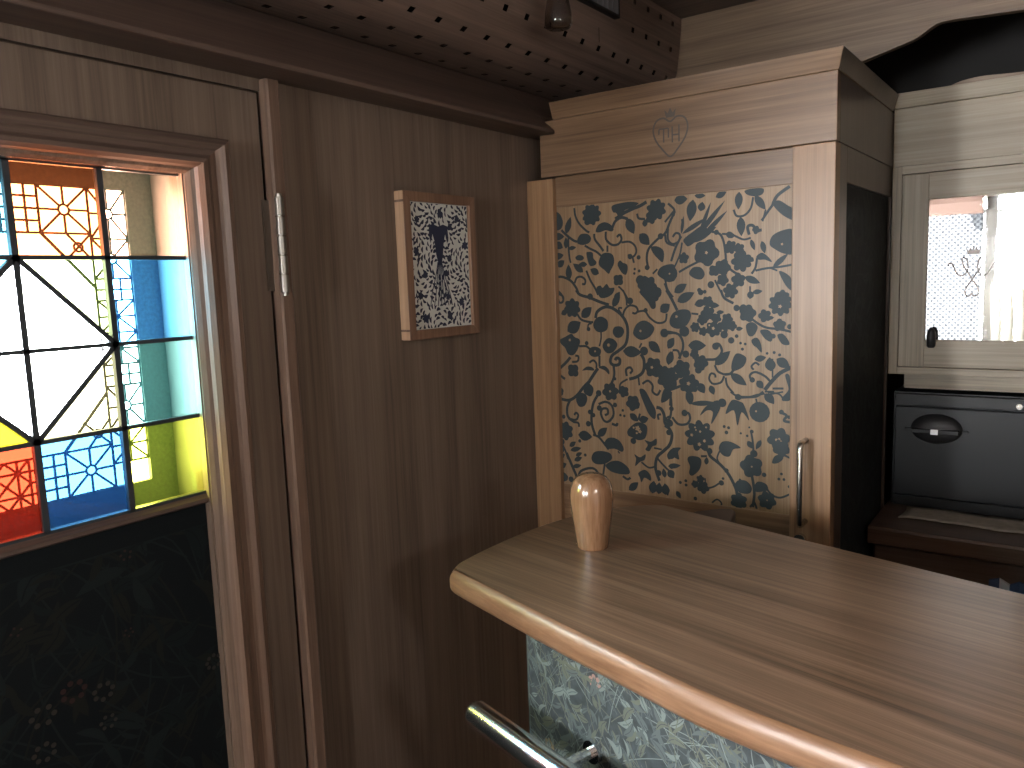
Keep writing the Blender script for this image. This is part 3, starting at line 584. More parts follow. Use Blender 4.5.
VINES = """S 35 -8877 1520 -8855 1354 -8763 1184 -8594 1025 -8519 988
F 227 9 -8460 1356
D 69 -8570 1209
D 106 -8462 1259
B 0 -9418 1448 -9324 1474 -9227 1400 -9172 1246 -9216 1117 -9338 1075 -9418 1097
L 134 -9101 993 -8972 1347
S 40 -9217 1083 -9102 976 -8928 849 -8832 811
L 141 -9423 956 -9143 939
L 103 -9111 677 -9103 926
L 154 -9387 810 -9190 698
B 0 -8832 811 -8750 954 -8577 959 -8484 872 -8525 776 -8660 735 -8775 751
L 130 -9418 508 -9175 547
L 79 -9052 674 -8855 696
S 32 -9044 939 -9044 673 -9027 473 -9002 371
L 137 -9344 302 -9159 429
B 0 -8881 482 -8801 528 -8705 507 -8668 456 -8727 409 -8843 424
L 143 -9053 5 -9062 340
L 132 -8695 159 -8943 352
L 100 -8594 321 -8807 330
S 35 -8641 718 -8509 645 -8359 572 -8230 468
B 0 -8607 552 -8568 582 -8454 560 -8438 445 -8365 360 -8404 296 -8519 285 -8573 386
L 136 -8314 113 -8521 219
S 41 -9433 67 -9231 78 -9014 -13 -8880 -168 -8787 -321 -8499 -393
S 35 -8617 190 -8527 -12 -8417 -180 -8344 -330
S 35 -8917 -67 -8854 49 -8737 61 -8650 -8 -8664 -91 -8730 -89
B 0 -8367 994 -8308 1119 -8158 1173 -8012 1114 -7941 1014 -7997 970 -8125 1004 -8274 972
S 37 -8125 978 -8122 817 -7984 697 -7838 705 -7764 796 -7798 893 -7871 850
S 44 -7977 1032 -7901 1170 -7755 1238 -7612 1196
L 185 -7630 1213 -7476 888
S 51 -7900 1217 -7717 1314 -7502 1390 -7326 1438 -7187 1503
B 0 -7967 1492 -7713 1533 -7500 1530 -7360 1487 -7502 1421 -7680 1373 -7718 1298 -7826 1275 -7879 1342 -7951 1364
S 35 -7399 1288 -7365 1193 -7227 1167
F 210 8 -6977 1332
F 130 5 -7088 1187
L 104 -7229 1012 -7227 1167
S 38 -8406 948 -8390 833 -8281 697 -8190 579
B 0 -8308 374 -8229 516 -8098 542 -7971 487 -7945 325 -8033 168 -8079 104 -8181 189 -8291 275
S 33 -8098 558 -8095 687
S 32 -7765 732 -7585 737 -7463 652 -7430 524 -7502 433 -7626 471
D 57 -7573 436
D 46 -7379 411
D 28 -7471 178
D 32 -7373 136
D 28 -7483 90
S 32 -7520 434 -7487 305
B 0 -7865 290 -7809 368 -7737 316 -7648 281 -7632 184 -7670 74 -7742 92 -7813 175
L 189 -7353 880 -7131 649
B 0 -7097 600 -6960 608 -6825 508 -6845 293 -6963 376 -7064 490
S 38 -7172 198 -7197 387 -7149 572 -6958 747 -6787 859 -6685 1065 -6577 1269
D 56 -7190 199
D 61 -6889 804
S 34 -6788 829 -6756 673 -6583 602
B 0 -6967 65 -6897 187 -6727 242 -6587 205 -6590 -72 -6731 -83 -6866 -32
S 28 -7070 69 -6966 158
F 216 6 -7195 -179
F 190 5 -7076 -308
D 99 -7351 -48
F 124 4 -7854 -33
S 29 -7856 -162 -7749 -261 -7643 -425
L 111 -7954 -445 -7822 -276
B 0 -8379 -181 -8283 -134 -8228 -185 -8132 -105 -8060 -189 -7949 -192 -7988 -305 -8120 -384 -8270 -397 -8344 -314
D 61 -8536 -359
S 33 -9401 -189 -9263 -295 -9207 -425
S 31 -6798 -65 -6750 -253 -6634 -411
L 171 -6588 1480 -6311 1486
S 33 -6427 1107 -6412 955
L 186 -6198 1461 -6265 1050
L 139 -6041 1226 -6008 1400
S 33 -6721 1432 -6589 1300 -6607 1181
S 30 -6792 1073 -6657 1215 -6590 1285
L 96 -6166 1532 -5945 1511
L 111 -5743 1464 -5528 1545
L 59 -6446 822 -6394 1164
L 85 -6430 821 -5915 1098
L 90 -6139 727 -5559 1389
L 70 -6075 783 -5836 1385
L 83 -6043 721 -5513 1198
L 162 -6301 647 -5729 908
B 0 -6398 713 -6202 851 -6010 957 -5916 891 -6012 749 -6172 639 -6301 572 -6366 621
S 33 -6726 947 -6729 733 -6629 636 -6497 689 -6479 809 -6561 844 -6628 773
S 36 -6447 777 -6564 571 -6666 301
S 26 -6431 655 -6483 414 -6601 175
F 259 5 -5934 432
W 32 -5934 432
F 112 5 -6401 350
S 33 -6502 79 -6305 178 -6046 288
D 168 -6703 56
W 20 -6703 56
B 0 -6289 41 -6207 159 -6047 153 -5968 29 -6032 -74 -6176 -54
L 154 -6606 -318 -6340 -156
S 41 -6806 -127 -6707 -378 -6641 -467
L 140 -6541 -468 -6178 -328
D 45 -6081 -284
D 38 -5969 -317
S 34 -5822 826 -5667 772 -5591 635 -5551 398 -5530 191 -5423 69 -5271 -25
D 50 -5729 805
S 28 -5621 769 -5423 741 -5212 641 -5064 661
B 0 -5544 764 -5468 803 -5377 739 -5407 682 -5499 688
F 161 5 -5607 135
F 113 4 -5778 82
S 28 -5763 -97 -5670 -279 -5546 -485
F 118 5 -5607 -102
F 147 6 -5453 -314
D 69 -5842 -185
F 139 5 -5301 -112
L 120 -5181 -57 -4885 -182
L 83 -5031 -353 -4840 -328
S 24 -5076 -235 -5076 -469
D 65 -5067 -396
F 136 6 -4479 -450
L 137 -5288 1523 -5302 1195
S 30 -5392 1202 -5332 1082 -5183 1085 -5066 1204 -5022 1399
B 0 -5184 1527 -5037 1555 -4835 1536 -4849 1439 -4979 1409 -5125 1450
L 128 -4993 1424 -4790 1153
S 23 -4790 1153 -4846 946
S 35 -4861 961 -4747 1121 -4662 1226
S 45 -4662 1226 -4578 1386 -4356 1531
B 0 -4662 1254 -4549 1300 -4381 1189 -4283 1112 -4281 932 -4435 999 -4576 1122
L 149 -5257 1062 -5242 701
S 41 -5094 720 -5124 866 -5035 888 -4947 797 -4860 791
F 76 4 -4962 798
L 77 -5064 632 -4990 427
L 93 -4859 592 -4800 360
B 0 -4714 526 -4658 679 -4461 764 -4280 738 -4276 348 -4457 343 -4628 437
W 23 -4487 513
L 92 -4654 97 -4373 339
S 30 -4974 52 -4770 87 -4512 105 -4274 138
S 32 -4945 281 -4974 110 -5047 -3
B 0 -4960 311 -4858 377 -4742 300 -4669 197 -4799 246 -4916 251
F 198 7 -5241 237
F 128 6 -5453 510
F 108 5 -5287 472
L 89 -5092 288 -5004 226
B 0 -4540 21 -4398 -26 -4307 -142 -4311 -326 -4424 -224
S 23 -4726 100 -4568 37
S 37 -9384 -272 -9224 -343 -9228 -462 -9310 -478 -9348 -409
S 47 -8882 -215 -8787 -318 -8537 -389 -8310 -476 -8086 -545
D 69 -8536 -363
L 141 -7994 -595 -7822 -289
S 29 -7748 -242 -7679 -405 -7664 -566
D 72 -7590 -471
F 206 7 -8992 -601
L 114 -9277 -735 -9094 -651
L 188 -8762 -805 -8504 -589
S 36 -8877 -720 -8763 -856 -8551 -907 -8474 -907
D 47 -8593 -1058
S 27 -8613 -1058 -8591 -957 -8513 -940
B 0 -8475 -973 -8414 -840 -8280 -790 -8131 -874 -8135 -1055 -8269 -1123 -8402 -1097
S 50 -8414 -823 -8372 -690 -8200 -593 -8013 -611 -7795 -760 -7672 -955 -7658 -1183 -7716 -1380 -7885 -1515 -8036 -1618 -8076 -1753 -8003 -1817 -7872 -1797 -7851 -1696 -7925 -1665 -7963 -1716
S 33 -7759 -776 -7720 -663 -7610 -567 -7467 -585 -7415 -665 -7469 -729 -7541 -713
S 29 -7795 -727 -7848 -662 -7847 -613 -7774 -614
S 32 -7433 -697 -7256 -683 -7153 -811 -6980 -922 -6808 -891 -6772 -734
D 49 -7238 -667
B 0 -7373 -283 -7214 -255 -6903 -262 -6905 -387 -7008 -448 -7011 -606 -7098 -637 -7183 -509 -7286 -396
L 178 -6909 -701 -6703 -547
B 0 -7530 -1117 -7437 -939 -7259 -875 -7085 -970 -7052 -1066 -7159 -1210 -7336 -1277 -7478 -1214
W 28 -7361 -1090
B 0 -8005 -1088 -7948 -1005 -7800 -1005 -7736 -1102 -7805 -1218 -7916 -1235 -7989 -1170
L 250 -9128 -1112 -8784 -907
B 0 -9337 -1304 -9193 -1233 -9029 -1163 -8952 -1230 -8815 -1297 -8860 -1468 -8984 -1625 -9124 -1611 -9200 -1474 -9299 -1390
W 32 -9074 -1300
S 36 -8839 -1433 -8662 -1430 -8566 -1496
D 47 -8648 -1362
B 0 -8606 -1531 -8526 -1445 -8391 -1442 -8298 -1507 -8339 -1626 -8474 -1656 -8570 -1615
W 23 -8444 -1534
B 0 -8257 -1389 -8140 -1254 -7991 -1269 -7900 -1383 -7997 -1534 -8129 -1571 -8222 -1506
W 38 -8113 -1394
S 27 -8288 -1123 -8291 -1256 -8334 -1424
S 38 -8339 -1626 -8345 -1862
S 54 -8384 -1897 -8544 -2107 -8666 -2284
B 0 -8775 -1962 -8655 -1872 -8519 -1885 -8482 -1951 -8657 -1948
B 0 -8364 -1880 -8230 -1841 -8118 -1922 -8113 -2022 -8213 -1942
S 35 -8594 -1785 -8495 -1731 -8420 -1797 -8422 -1898
S 49 -9400 -1967 -9211 -1821 -9065 -1679
S 36 -9028 -1781 -8888 -1760 -8865 -1656 -8944 -1641
F 152 4 -9006 -1970
S 45 -9383 -2072 -9223 -2170
S 50 -9422 -2602 -9156 -2640 -8951 -2541 -8746 -2322 -8625 -2213
D 66 -9334 -2438
B 0 -8953 -2610 -8869 -2467 -8711 -2475 -8667 -2594 -8738 -2736 -8878 -2763
B 0 -8756 -2391 -8665 -2249 -8548 -2278 -8504 -2379 -8574 -2520 -8711 -2475
S 41 -8003 -1817 -7988 -2017 -8048 -2187 -8126 -2275
D 38 -7979 -2110
F 197 6 -8091 -2391
W 27 -8098 -2385
L 213 -7774 -1513 -7340 -1536
D 92 -7286 -1502
S 50 -7359 -1569 -7290 -1697 -7311 -1925 -7456 -2046 -7639 -2103
S 37 -7693 -2039 -7708 -1907 -7616 -1854 -7563 -1918 -7618 -1986
S 28 -7337 -1342 -7392 -1440
L 176 -7178 -1307 -6919 -1526
F 210 6 -7080 -1836
W 32 -7115 -1837
F 240 7 -6770 -2034
B 0 -6915 -2557 -6860 -2295 -6721 -2224 -6724 -2449
S 30 -7866 -2380 -7844 -2211 -7676 -2104
F 126 5 -7773 -2375
S 29 -7421 -2061 -7405 -2224
S 36 -7333 -2188 -7207 -2117 -7103 -2210 -7105 -2340 -7000 -2400 -6929 -2298
B 0 -7407 -2323 -7282 -2316 -7143 -2538 -7040 -2728 -7060 -2909 -7183 -2836 -7287 -2645
F 160 5 -7557 -2596
D 69 -8378 -2440
L 143 -6729 -1411 -6642 -1221
L 123 -6750 -1777 -6696 -1490
D 89 -6828 -1128
S 24 -6743 -1143 -6601 -1126
S 44 -6774 -265 -6674 -423 -6543 -673
B 0 -6713 -891 -6644 -735 -6476 -658 -6295 -675 -6253 -799 -6346 -969 -6513 -1041 -6664 -1001
W 30 -6561 -797
L 154 -6541 -502 -6195 -355
D 58 -6049 -328
S 29 -6246 -737 -6100 -753
L 136 -6180 -569 -5922 -497
F 114 5 -5906 -512
L 102 -5891 -573 -5670 -590
F 147 5 -5907 -739
L 75 -5733 -725 -5577 -711
F 109 5 -6020 -861
F 101 5 -5734 -831
F 104 6 -6166 -1008
F 90 5 -6005 -1090
F 158 6 -5797 -1043
W 32 -5797 -1028
W 19 -5876 -967
F 125 5 -5593 -997
W 22 -5609 -1072
F 111 5 -5515 -847
F 99 5 -5423 -981
D 75 -5578 -1148
L 73 -5346 -1041 -5209 -1025
D 37 -5331 -1175
D 62 -5438 -1258
D 106 -6397 -1093
S 38 -6818 -1096 -6682 -1111 -6514 -1156 -6432 -1296 -6433 -1453 -6519 -1643
L 130 -6753 -1443 -6615 -1220
L 144 -6757 -1761 -6652 -1489
S 34 -6652 -1473 -6534 -1486 -6485 -1643
L 192 -6316 -1372 -5942 -1366
D 73 -6368 -1545
F 98 5 -6186 -1541
D 72 -6106 -1856
S 38 -5767 -1378 -5751 -1332 -5672 -1346 -5625 -1482 -5736 -1622 -5927 -1643 -6154 -1665
D 70 -5751 -1378
F 156 5 -6057 -1708
L 165 -5768 -1746 -5454 -1463
S 32 -5768 -1746 -5705 -1866 -5579 -1923
B 0 -5423 -1674 -5331 -1506 -5148 -1576 -5178 -1727 -5300 -1821 -5423 -1841
S 38 -5579 -1923 -5454 -1903 -5392 -1825
L 155 -5454 -1903 -5131 -2116
S 31 -5579 -1954 -5642 -2079 -5801 -2117 -5881 -2028 -5848 -1918 -5769 -1930 -5753 -1991
L 116 -5865 -2151 -5786 -2333
S 31 -5548 -1983 -5517 -2135 -5392 -2281
S 34 -5361 -2371 -5085 -2341 -4935 -2317 -4816 -2221
D 62 -5299 -2353
D 27 -5254 -1309
D 27 -5163 -1323
D 30 -5218 -1422
F 217 9 -4507 -576
W 34 -4512 -619
F 123 5 -4794 -790
L 64 -4735 -834 -4620 -820
S 37 -5639 -292 -5577 -442 -5392 -549
L 126 -5120 -627 -5301 -654
F 167 5 -5120 -744
D 61 -5331 -639
S 33 -5090 -803 -4940 -921 -4764 -1009 -4532 -1037 -4262 -1093
B 0 -5149 -966 -5030 -907 -4925 -995 -4999 -1157 -5104 -1158
B 0 -5043 -1246 -4939 -1201 -4865 -1318 -4849 -1480 -4939 -1393 -5013 -1335
B 0 -4881 -1068 -4734 -1052 -4646 -1154 -4675 -1271 -4792 -1214
D 46 -4632 -1168
B 0 -4560 -1153 -4460 -1123 -4359 -1237 -4344 -1324 -4472 -1311
F 120 5 -4518 -964
D 51 -4333 -993
D 26 -4746 -1492
D 29 -4615 -1474
D 29 -4514 -1516
L 108 -4982 -1616 -4761 -1566
L 181 -4671 -1828 -4702 -1564
L 168 -4571 -1590 -4326 -1743
S 53 -4787 -2189 -4670 -2035 -4497 -1851 -4256 -1726
S 23 -4644 -1592 -4641 -1945
S 33 -5041 -2022 -5071 -1918 -4967 -1854 -4788 -1922 -4670 -2035
D 54 -5026 -2006
S 30 -4997 -1811 -5042 -1752 -4967 -1675 -4893 -1718
L 125 -4936 -2017 -4816 -2161
F 188 5 -6453 -1847
S 34 -6726 -2000 -6625 -2155
F 212 7 -6306 -2140
W 40 -6316 -2135
L 157 -6108 -2116 -5979 -2313
B 0 -6827 -1876 -6690 -1871 -6590 -2026 -6575 -2217 -6729 -2288 -6832 -2294
S 41 -6832 -2326 -6626 -2251 -6456 -2179
S 38 -6695 -2319 -6715 -2609
L 136 -4757 -2248 -4609 -2448
S 27 -4787 -2219 -4610 -2210
S 29 -4640 -2152 -4437 -2142
B 0 -4410 -1892 -4325 -1903 -4264 -2309 -4435 -2378 -4464 -2320 -4365 -2197 -4351 -2109
S 24 -4727 -2231 -4523 -2250 -4435 -2348
S 45 -9095 -2619 -9182 -2799 -9168 -3010 -9009 -3122
S 36 -9029 -3123 -8908 -3132 -8891 -3218
S 37 -9169 -3046 -8967 -3066 -8903 -2956 -8962 -2908 -9004 -2963
D 49 -9283 -3018
D 58 -9335 -2491
S 46 -8398 -2476 -8520 -2688 -8567 -2967 -8552 -3174 -8479 -3376
D 55 -8603 -2866
D 63 -8650 -3130
D 51 -8519 -2929
S 39 -8384 -2680 -8210 -2618 -8060 -2694 -8026 -2895 -8143 -3040 -8258 -3031 -8331 -2882 -8290 -2777 -8175 -2769 -8159 -2870 -8236 -2910
D 62 -8367 -2764
S 42 -8068 -3085 -7956 -3110 -7936 -3058
D 53 -7984 -2672
D 30 -7799 -2778
D 30 -7857 -2883
D 30 -7765 -2894
L 202 -8916 -3396 -8559 -3418
L 148 -8421 -3389 -8185 -3180
S 39 -8538 -3364 -8402 -3404 -8270 -3531 -8158 -3658
B 0 -8271 -3566 -8190 -3420 -8037 -3390 -7888 -3445 -7797 -3590 -7836 -3679 -8005 -3627 -8157 -3641
B 0 -8591 -3875 -8508 -3745 -8313 -3708 -8121 -3741 -8086 -3858 -8242 -3979 -8437 -4017 -8554 -3977
B 0 -8243 -4013 -8087 -3910 -7897 -3890 -7712 -3990 -7658 -4121 -7790 -4170 -8016 -4161 -8168 -4109
S 35 -8261 -3981 -8306 -4230
S 38 -7828 -4209 -7717 -4264 -7642 -4221
D 47 -8288 -4280
S 23 -7930 -3671 -7893 -3718
S 41 -8945 -4375 -8880 -4225 -8677 -4131 -8518 -4131 -8423 -4243 -8465 -4346
D 64 -8633 -4285
S 50 -9235 -3834 -9119 -4073 -9004 -4310 -8966 -4413
F 215 7 -9260 -3336
D 75 -9351 -3594
D 67 -9357 -3774
S 33 -9392 -3562 -9274 -3766 -9198 -3973
L 99 -9130 -3770 -8844 -3689
L 99 -9148 -3682 -8981 -3561
L 90 -9080 -4140 -8855 -4080
L 98 -9035 -3992 -8830 -3900
L 81 -8991 -3881 -8827 -3794
D 36 -8748 -3839
L 101 -9426 -3961 -9277 -3874
L 117 -9412 -4176 -9243 -4086
D 40 -8880 -3534
B 0 -9416 -4285 -9291 -4307 -9211 -4388 -9256 -4484 -9423 -4504
D 66 -9130 -4433
D 59 -9387 -4065
B 0 -7697 -3208 -7584 -3082 -7437 -3004 -7257 -3056 -7242 -3204 -7298 -3342 -7443 -3388 -7607 -3335 -7680 -3308
W 58 -7457 -3139
W 26 -7548 -3129
W 40 -7404 -3201
W 26 -7477 -3240
L 132 -7634 -2834 -7436 -2987
L 145 -7418 -2969 -7202 -2903
S 32 -7397 -2818 -7436 -2954
D 66 -7561 -3416
F 161 5 -7557 -2612
S 49 -7021 -2661 -6917 -2687 -6849 -2813 -6833 -2974 -6731 -3097 -6681 -3223 -6734 -3423 -6875 -3568 -7018 -3714 -7057 -3951 -6971 -4209
S 35 -6972 -2919 -6988 -2822 -6918 -2801
S 31 -6764 -2985 -6797 -2874 -6693 -2818
S 28 -7086 -3522 -6910 -3538
B 0 -7298 -3375 -7155 -3396 -7030 -3318 -7032 -3451 -7121 -3492 -7194 -3599 -7283 -3574 -7228 -3469
B 0 -7540 -3700 -7413 -3755 -7285 -3675 -7305 -3794 -7415 -3856 -7526 -3953 -7505 -3798
S 29 -7378 -3852 -7217 -3953 -7074 -3920
B 0 -7455 -4097 -7308 -4013 -7184 -4100 -7168 -4232 -7311 -4182 -7386 -4292 -7420 -4195
S 32 -7001 -3746 -6879 -3866 -6741 -3982
L 98 -6847 -4127 -6880 -3932
L 132 -6740 -3949 -6655 -4105
L 97 -6757 -3885 -6629 -3855
B 0 -6771 -3623 -6666 -3482 -6625 -3511 -6627 -3674 -6738 -3719
D 64 -6987 -4044
L 172 -7136 -4498 -7096 -4224
L 142 -6993 -4496 -6972 -4242
L 176 -6834 -4492 -6849 -4260
L 142 -7684 -4500 -7459 -4301
S 37 -6720 -2288 -6686 -2565 -6707 -2811 -6765 -2920
D 52 -6687 -2669
D 75 -6728 -2970
S 37 -6671 -2843 -6543 -2974 -6360 -2960 -6286 -2850 -6322 -2732 -6431 -2757
D 66 -6401 -2737
S 34 -6841 -3032 -6711 -3127 -6694 -3302 -6790 -3488 -6847 -3547
D 60 -6749 -3166
B 0 -6791 -3630 -6678 -3495 -6492 -3460 -6548 -3553 -6531 -3710 -6661 -3671 -6755 -3734
L 98 -6775 -3878 -6495 -3830
L 144 -6777 -3968 -6647 -4114
L 122 -6855 -4247 -6783 -4508
B 0 -6354 -2304 -6229 -2331 -6212 -2467 -6284 -2557 -6374 -2442
L 94 -6284 -2540 -5720 -2489
B 0 -6071 -2766 -5964 -2588 -5720 -2438 -5651 -2568 -5808 -2883 -5843 -2886 -5807 -2680 -5929 -2654
D 86 -5617 -2482
B 0 -5549 -2696 -5430 -2421 -5246 -2443 -5179 -2505 -5080 -2795 -5229 -2641 -5312 -2913 -5380 -2618
D 197 -4884 -2617
W 20 -4949 -2605
S 30 -5447 -2256 -5313 -2332 -5081 -2335 -4951 -2295 -4790 -2254
D 60 -5306 -2348
L 135 -4790 -2254 -4613 -2438
S 26 -4950 -2361 -4934 -2441
S 22 -4757 -2285 -4442 -2204
S 38 -4502 -2592 -4376 -2647 -4422 -2747 -4298 -2769
D 47 -4470 -2589
D 37 -4329 -2676
F 313 9 -6081 -3179
W 32 -6253 -3176
W 25 -6073 -3092
W 21 -5949 -2996
W 39 -6092 -3353
W 32 -5985 -3274
W 21 -6180 -3015
W 18 -6162 -3065
D 31 -5577 -2950
D 31 -5488 -2967
D 38 -5532 -3064
D 23 -5245 -3057
D 26 -5119 -3096
D 20 -5079 -2928
B 0 -5688 -3383 -5618 -3258 -5447 -3243 -5245 -3341 -5396 -3389 -5464 -3531 -5567 -3542 -5653 -3482
S 24 -5671 -3450 -5723 -3592 -5688 -3674
S 46 -5898 -3455 -5863 -3572 -5654 -3722 -5482 -3907 -5345 -4164 -5311 -4330
D 63 -5880 -3470
D 48 -5533 -3828
B 0 -6347 -3691 -6292 -3615 -6112 -3614 -6048 -3695 -6095 -3874 -6240 -4013 -6313 -3969 -6294 -3826
S 32 -6058 -3592 -5934 -3579
L 85 -5952 -3754 -5934 -3596
F 86 5 -6071 -4063
F 80 5 -6187 -4182
F 129 5 -6015 -4231
S 28 -5936 -4239 -5795 -4186 -5655 -4082
D 56 -5637 -4090
D 28 -5602 -3997
S 21 -5971 -4034 -5972 -4138
D 33 -6506 -4186
D 33 -6387 -4136
D 33 -6381 -4224
L 90 -6593 -4375 -6502 -4524
D 40 -6182 -4481
S 25 -5831 -4521 -5725 -4437 -5638 -4495 -5638 -4547
B 0 -5362 -4132 -5311 -4007 -5143 -3986 -5026 -4107 -5076 -4231 -5260 -4238
D 27 -5261 -3983
F 170 6 -5284 -4412
F 225 5 -5034 -3688
W 20 -5028 -3694
S 40 -5027 -3855 -4993 -4052 -4976 -4252 -5009 -4493
S 30 -4976 -4387 -5058 -4500
S 30 -4976 -4387 -4926 -4515
S 30 -5046 -2991 -5013 -3187 -4996 -3384
L 99 -5112 -3196 -5012 -3336
L 84 -4850 -3156 -4947 -3346
D 72 -4989 -3433
D 39 -5030 -3006
B 0 -4993 -4119 -4911 -3975 -4748 -4005 -4715 -4117 -4845 -4168 -4943 -4180
S 29 -4748 -4072 -4650 -4192 -4489 -4237 -4300 -4146
F 178 6 -4730 -4320
W 16 -4730 -4320
D 45 -4788 -3827
D 28 -4461 -3773
D 29 -4508 -3877
D 28 -4413 -3875
D 28 -4317 -4001
F 221 6 -4514 -3109
W 70 -4523 -3153
D 41 -4523 -3153
B 0 -4638 -3579 -4591 -3443 -4464 -3397 -4432 -3476 -4526 -3567
S 32 -4433 -3394 -4307 -3446
F 164 5 -4465 -3284"""
for li, ln in enumerate(VINES.split('\n')):
    lf = .0003 + 4e-6*li
    t = ln.split(); k = t[0]; n_ = [int(q) for q in t[1:]]
    w = n_[0]*1e-4
    if k == 'S':
        P = [(n_[i]*1e-4, n_[i+1]*1e-4) for i in range(1, len(n_)-1, 2)]
        pn.strip(smooth_open(P, 5) if len(P) > 2 else P, w*1.35, pm(lf), 1)
    elif k == 'B':
        P = [(n_[i]*1e-4, n_[i+1]*1e-4) for i in range(1, len(n_)-1, 2)]
        pn.flat(smooth_closed(P, 4), pm(lf), 1)
    elif k == 'L':
        pn.flat(leaf_pts((n_[1]*1e-4, n_[2]*1e-4), (n_[3]*1e-4, n_[4]*1e-4), w*1.12), pm(lf), 1)
    elif k == 'F':
        pn.flat(flower_pts((n_[2]*1e-4, n_[3]*1e-4), w, n_[1], rnd.uniform(0, 2)), pm(lf), 1)
    elif k == 'D':
        pn.flat(disc_pts((n_[1]*1e-4, n_[2]*1e-4), w, 16 if w > .006 else 9), pm(lf), 1)
    elif k == 'W':
        pn.flat(flower_pts((n_[1]*1e-4, n_[2]*1e-4), w, 5, 0, .4), pm(lf), 0)
pp_ = pn.build('vine_panel', [cab_v2, ink], cdoor); pp_['label'] = 'pale wood panel printed with dark slate vines and flowers'
Ys = Yf-.009
hd = MB(); hx0, hz0, hz1 = -.3985, -.3057, -.4585
pth = [(hx0,Ys-.002,hz0)] + [(hx0,Ys-.030-.010*math.sin(a)+0.0,hz0-.010*(1-math.cos(a))) for a in (0,.5,1.0,1.57)] + [(hx0,Ys-.040,(hz0+hz1)/2)] + [(hx0,Ys-.030-.010*math.cos(a),hz1+.010*(1-math.sin(a))) for a in (0,.5,1.0,1.57)] + [(hx0,Ys-.002,hz1)]
hd.tube(pth, .0052, 14); ho = hd.build('handle', nickel, cdoor, smooth=True)
lk = MB().tube([(-.406,Ys-.002,-.4935),(-.406,Ys-.012,-.4935)], .0105, 20); lko = lk.build('lock', nickel, cdoor, smooth=False)
MB().tube([(-.409,Yf-.0125,-.497),(-.409,Yf-.030,-.500)], [.004,.003], 10).build('key', nickel, lko)
# right-hand side: dark framed panel
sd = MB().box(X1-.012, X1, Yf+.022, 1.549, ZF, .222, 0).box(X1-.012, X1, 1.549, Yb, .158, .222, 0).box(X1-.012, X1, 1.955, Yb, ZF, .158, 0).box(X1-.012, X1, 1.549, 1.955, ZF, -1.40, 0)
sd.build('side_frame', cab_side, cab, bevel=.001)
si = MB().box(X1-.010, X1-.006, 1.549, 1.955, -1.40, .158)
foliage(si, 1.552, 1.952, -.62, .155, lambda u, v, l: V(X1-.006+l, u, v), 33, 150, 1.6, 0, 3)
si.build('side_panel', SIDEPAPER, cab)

# ================================================================== KITCHEN: cupboard, drawer unit, worktop
cup = thing('wall_cupboard', (-.03, 2.15, -.239), 'grey-brown walnut wall cupboard with a mirrored door, right of the tall cabinet', 'cupboard')
Yc = 1.95; cx0, cx1 = -.354, .30
MB().box(cx0, cx1, Yc+.02, 2.40, -.238, .222).build('carcass', cup_v, cup)
MB().box(cx0, cx1, Yc+.002, 2.40, .222, .345).build('frieze', cup_h, cup, bevel=.001)
MB().hexa([(cx0-.0,Yc-.004,.345),(cx1,Yc-.004,.345),(cx1,1.969,.345),(cx0,1.969,.345)], [(cx0,Yc-.012,.376),(cx1,Yc-.012,.376),(cx1,1.969,.376),(cx0,1.969,.376)]).build('crown_moulding', cup_h, cup, bevel=.001)
ff = MB().box(cx0, -.3345, Yc, Yc+.02, -.238, .2215, 0).box(-.3345, cx1, Yc, Yc+.02, -.238, -.222, 1).box(-.3345, cx1, Yc, Yc+.02, .204, .2215, 1).box(-.010,.004, Yc, Yc+.02, -.222, .204, 0).box(cx1-.02,cx1, Yc, Yc+.02, -.222, .204, 0)
ff.build('face_frame', [cup_v, cup_h], cup, bevel=.0008)
MB().box(-.325, cx1-.01, 1.985, 2.0, -.274, -.2385).build('light_rail', cup_h, cup)
def cup_door(x0, x1, gx0, gx1, mono):
    d = MB().box(x0, gx0, Yc-.001, Yc+.018, -.2205, .2025, 0).box(gx1, x1, Yc-.001, Yc+.018, -.2205, .2025, 0).box(gx0, gx1, Yc-.001, Yc+.018, .146, .2025, 1).box(gx0, gx1, Yc-.001, Yc+.018, -.2205, -.160, 1)
    d = d.build('door', [cup_v, cup_h], cup, bevel=.0012)
    mg = MB().box(gx0, gx1, Yc+.006, Yc+.012, -.160, .146).build('mirror', mirror, d)
    if not mono: return
    mk = MB(); cxm = -.1935; cz = -.012
    def mp_(u, v): return V(cxm+u*.84, Yc+.0055, cz+v*.95)
    k = 1.0
    # crown
    mk.flat([(-.012,.038),(.013,.038),(.019,.053),(.010,.046),(.007,.056),(.0025,.046),(.000,.058),(-.0025,.046),(-.007,.054),(-.010,.046),(-.017,.053)], mp_)
    # two looped letters back to back, tails crossing into a heart
    Lft = [(-.0555,.013),(-.0535,.019),(-.047,.018),(-.041,.008),(-.033,-.006),(-.022,-.009),(-.0135,-.002),(-.0105,.012),(-.014,.026),(-.0215,.031),(-.0245,.025),(-.020,.012),(-.010,-.003),(.001,-.019),(.012,-.036),(.0155,-.047),(.011,-.055),(.004,-.055),(0,-.049)]
    mk.strip(smooth_open(Lft, 5), .0036, mp_); mk.strip(smooth_open([(-u, v) for u, v in Lft], 5), .0036, lambda u, v: mp_(u, v) + Vector((0,-.00005,0)))
    mk.build('etched_monogram', etch, mg)
    lt_ = MB().lathe(-.266, Yc-.012, [(.006,-.176),(.009,-.172),(.0095,-.155),(.008,-.140),(.005,-.134),(.002,-.132)], 16)
    lt_.tube([(-.266,Yc-.012,-.170),(-.266,Yc-.0005,-.170)], .005, 10)
    lt_.build('latch', black_lacquer, d, smooth=True)
cup_door(-.3335,-.011, -.281,-.105+.02, True)
cup_door(.005, .2795, .058, .227, False)

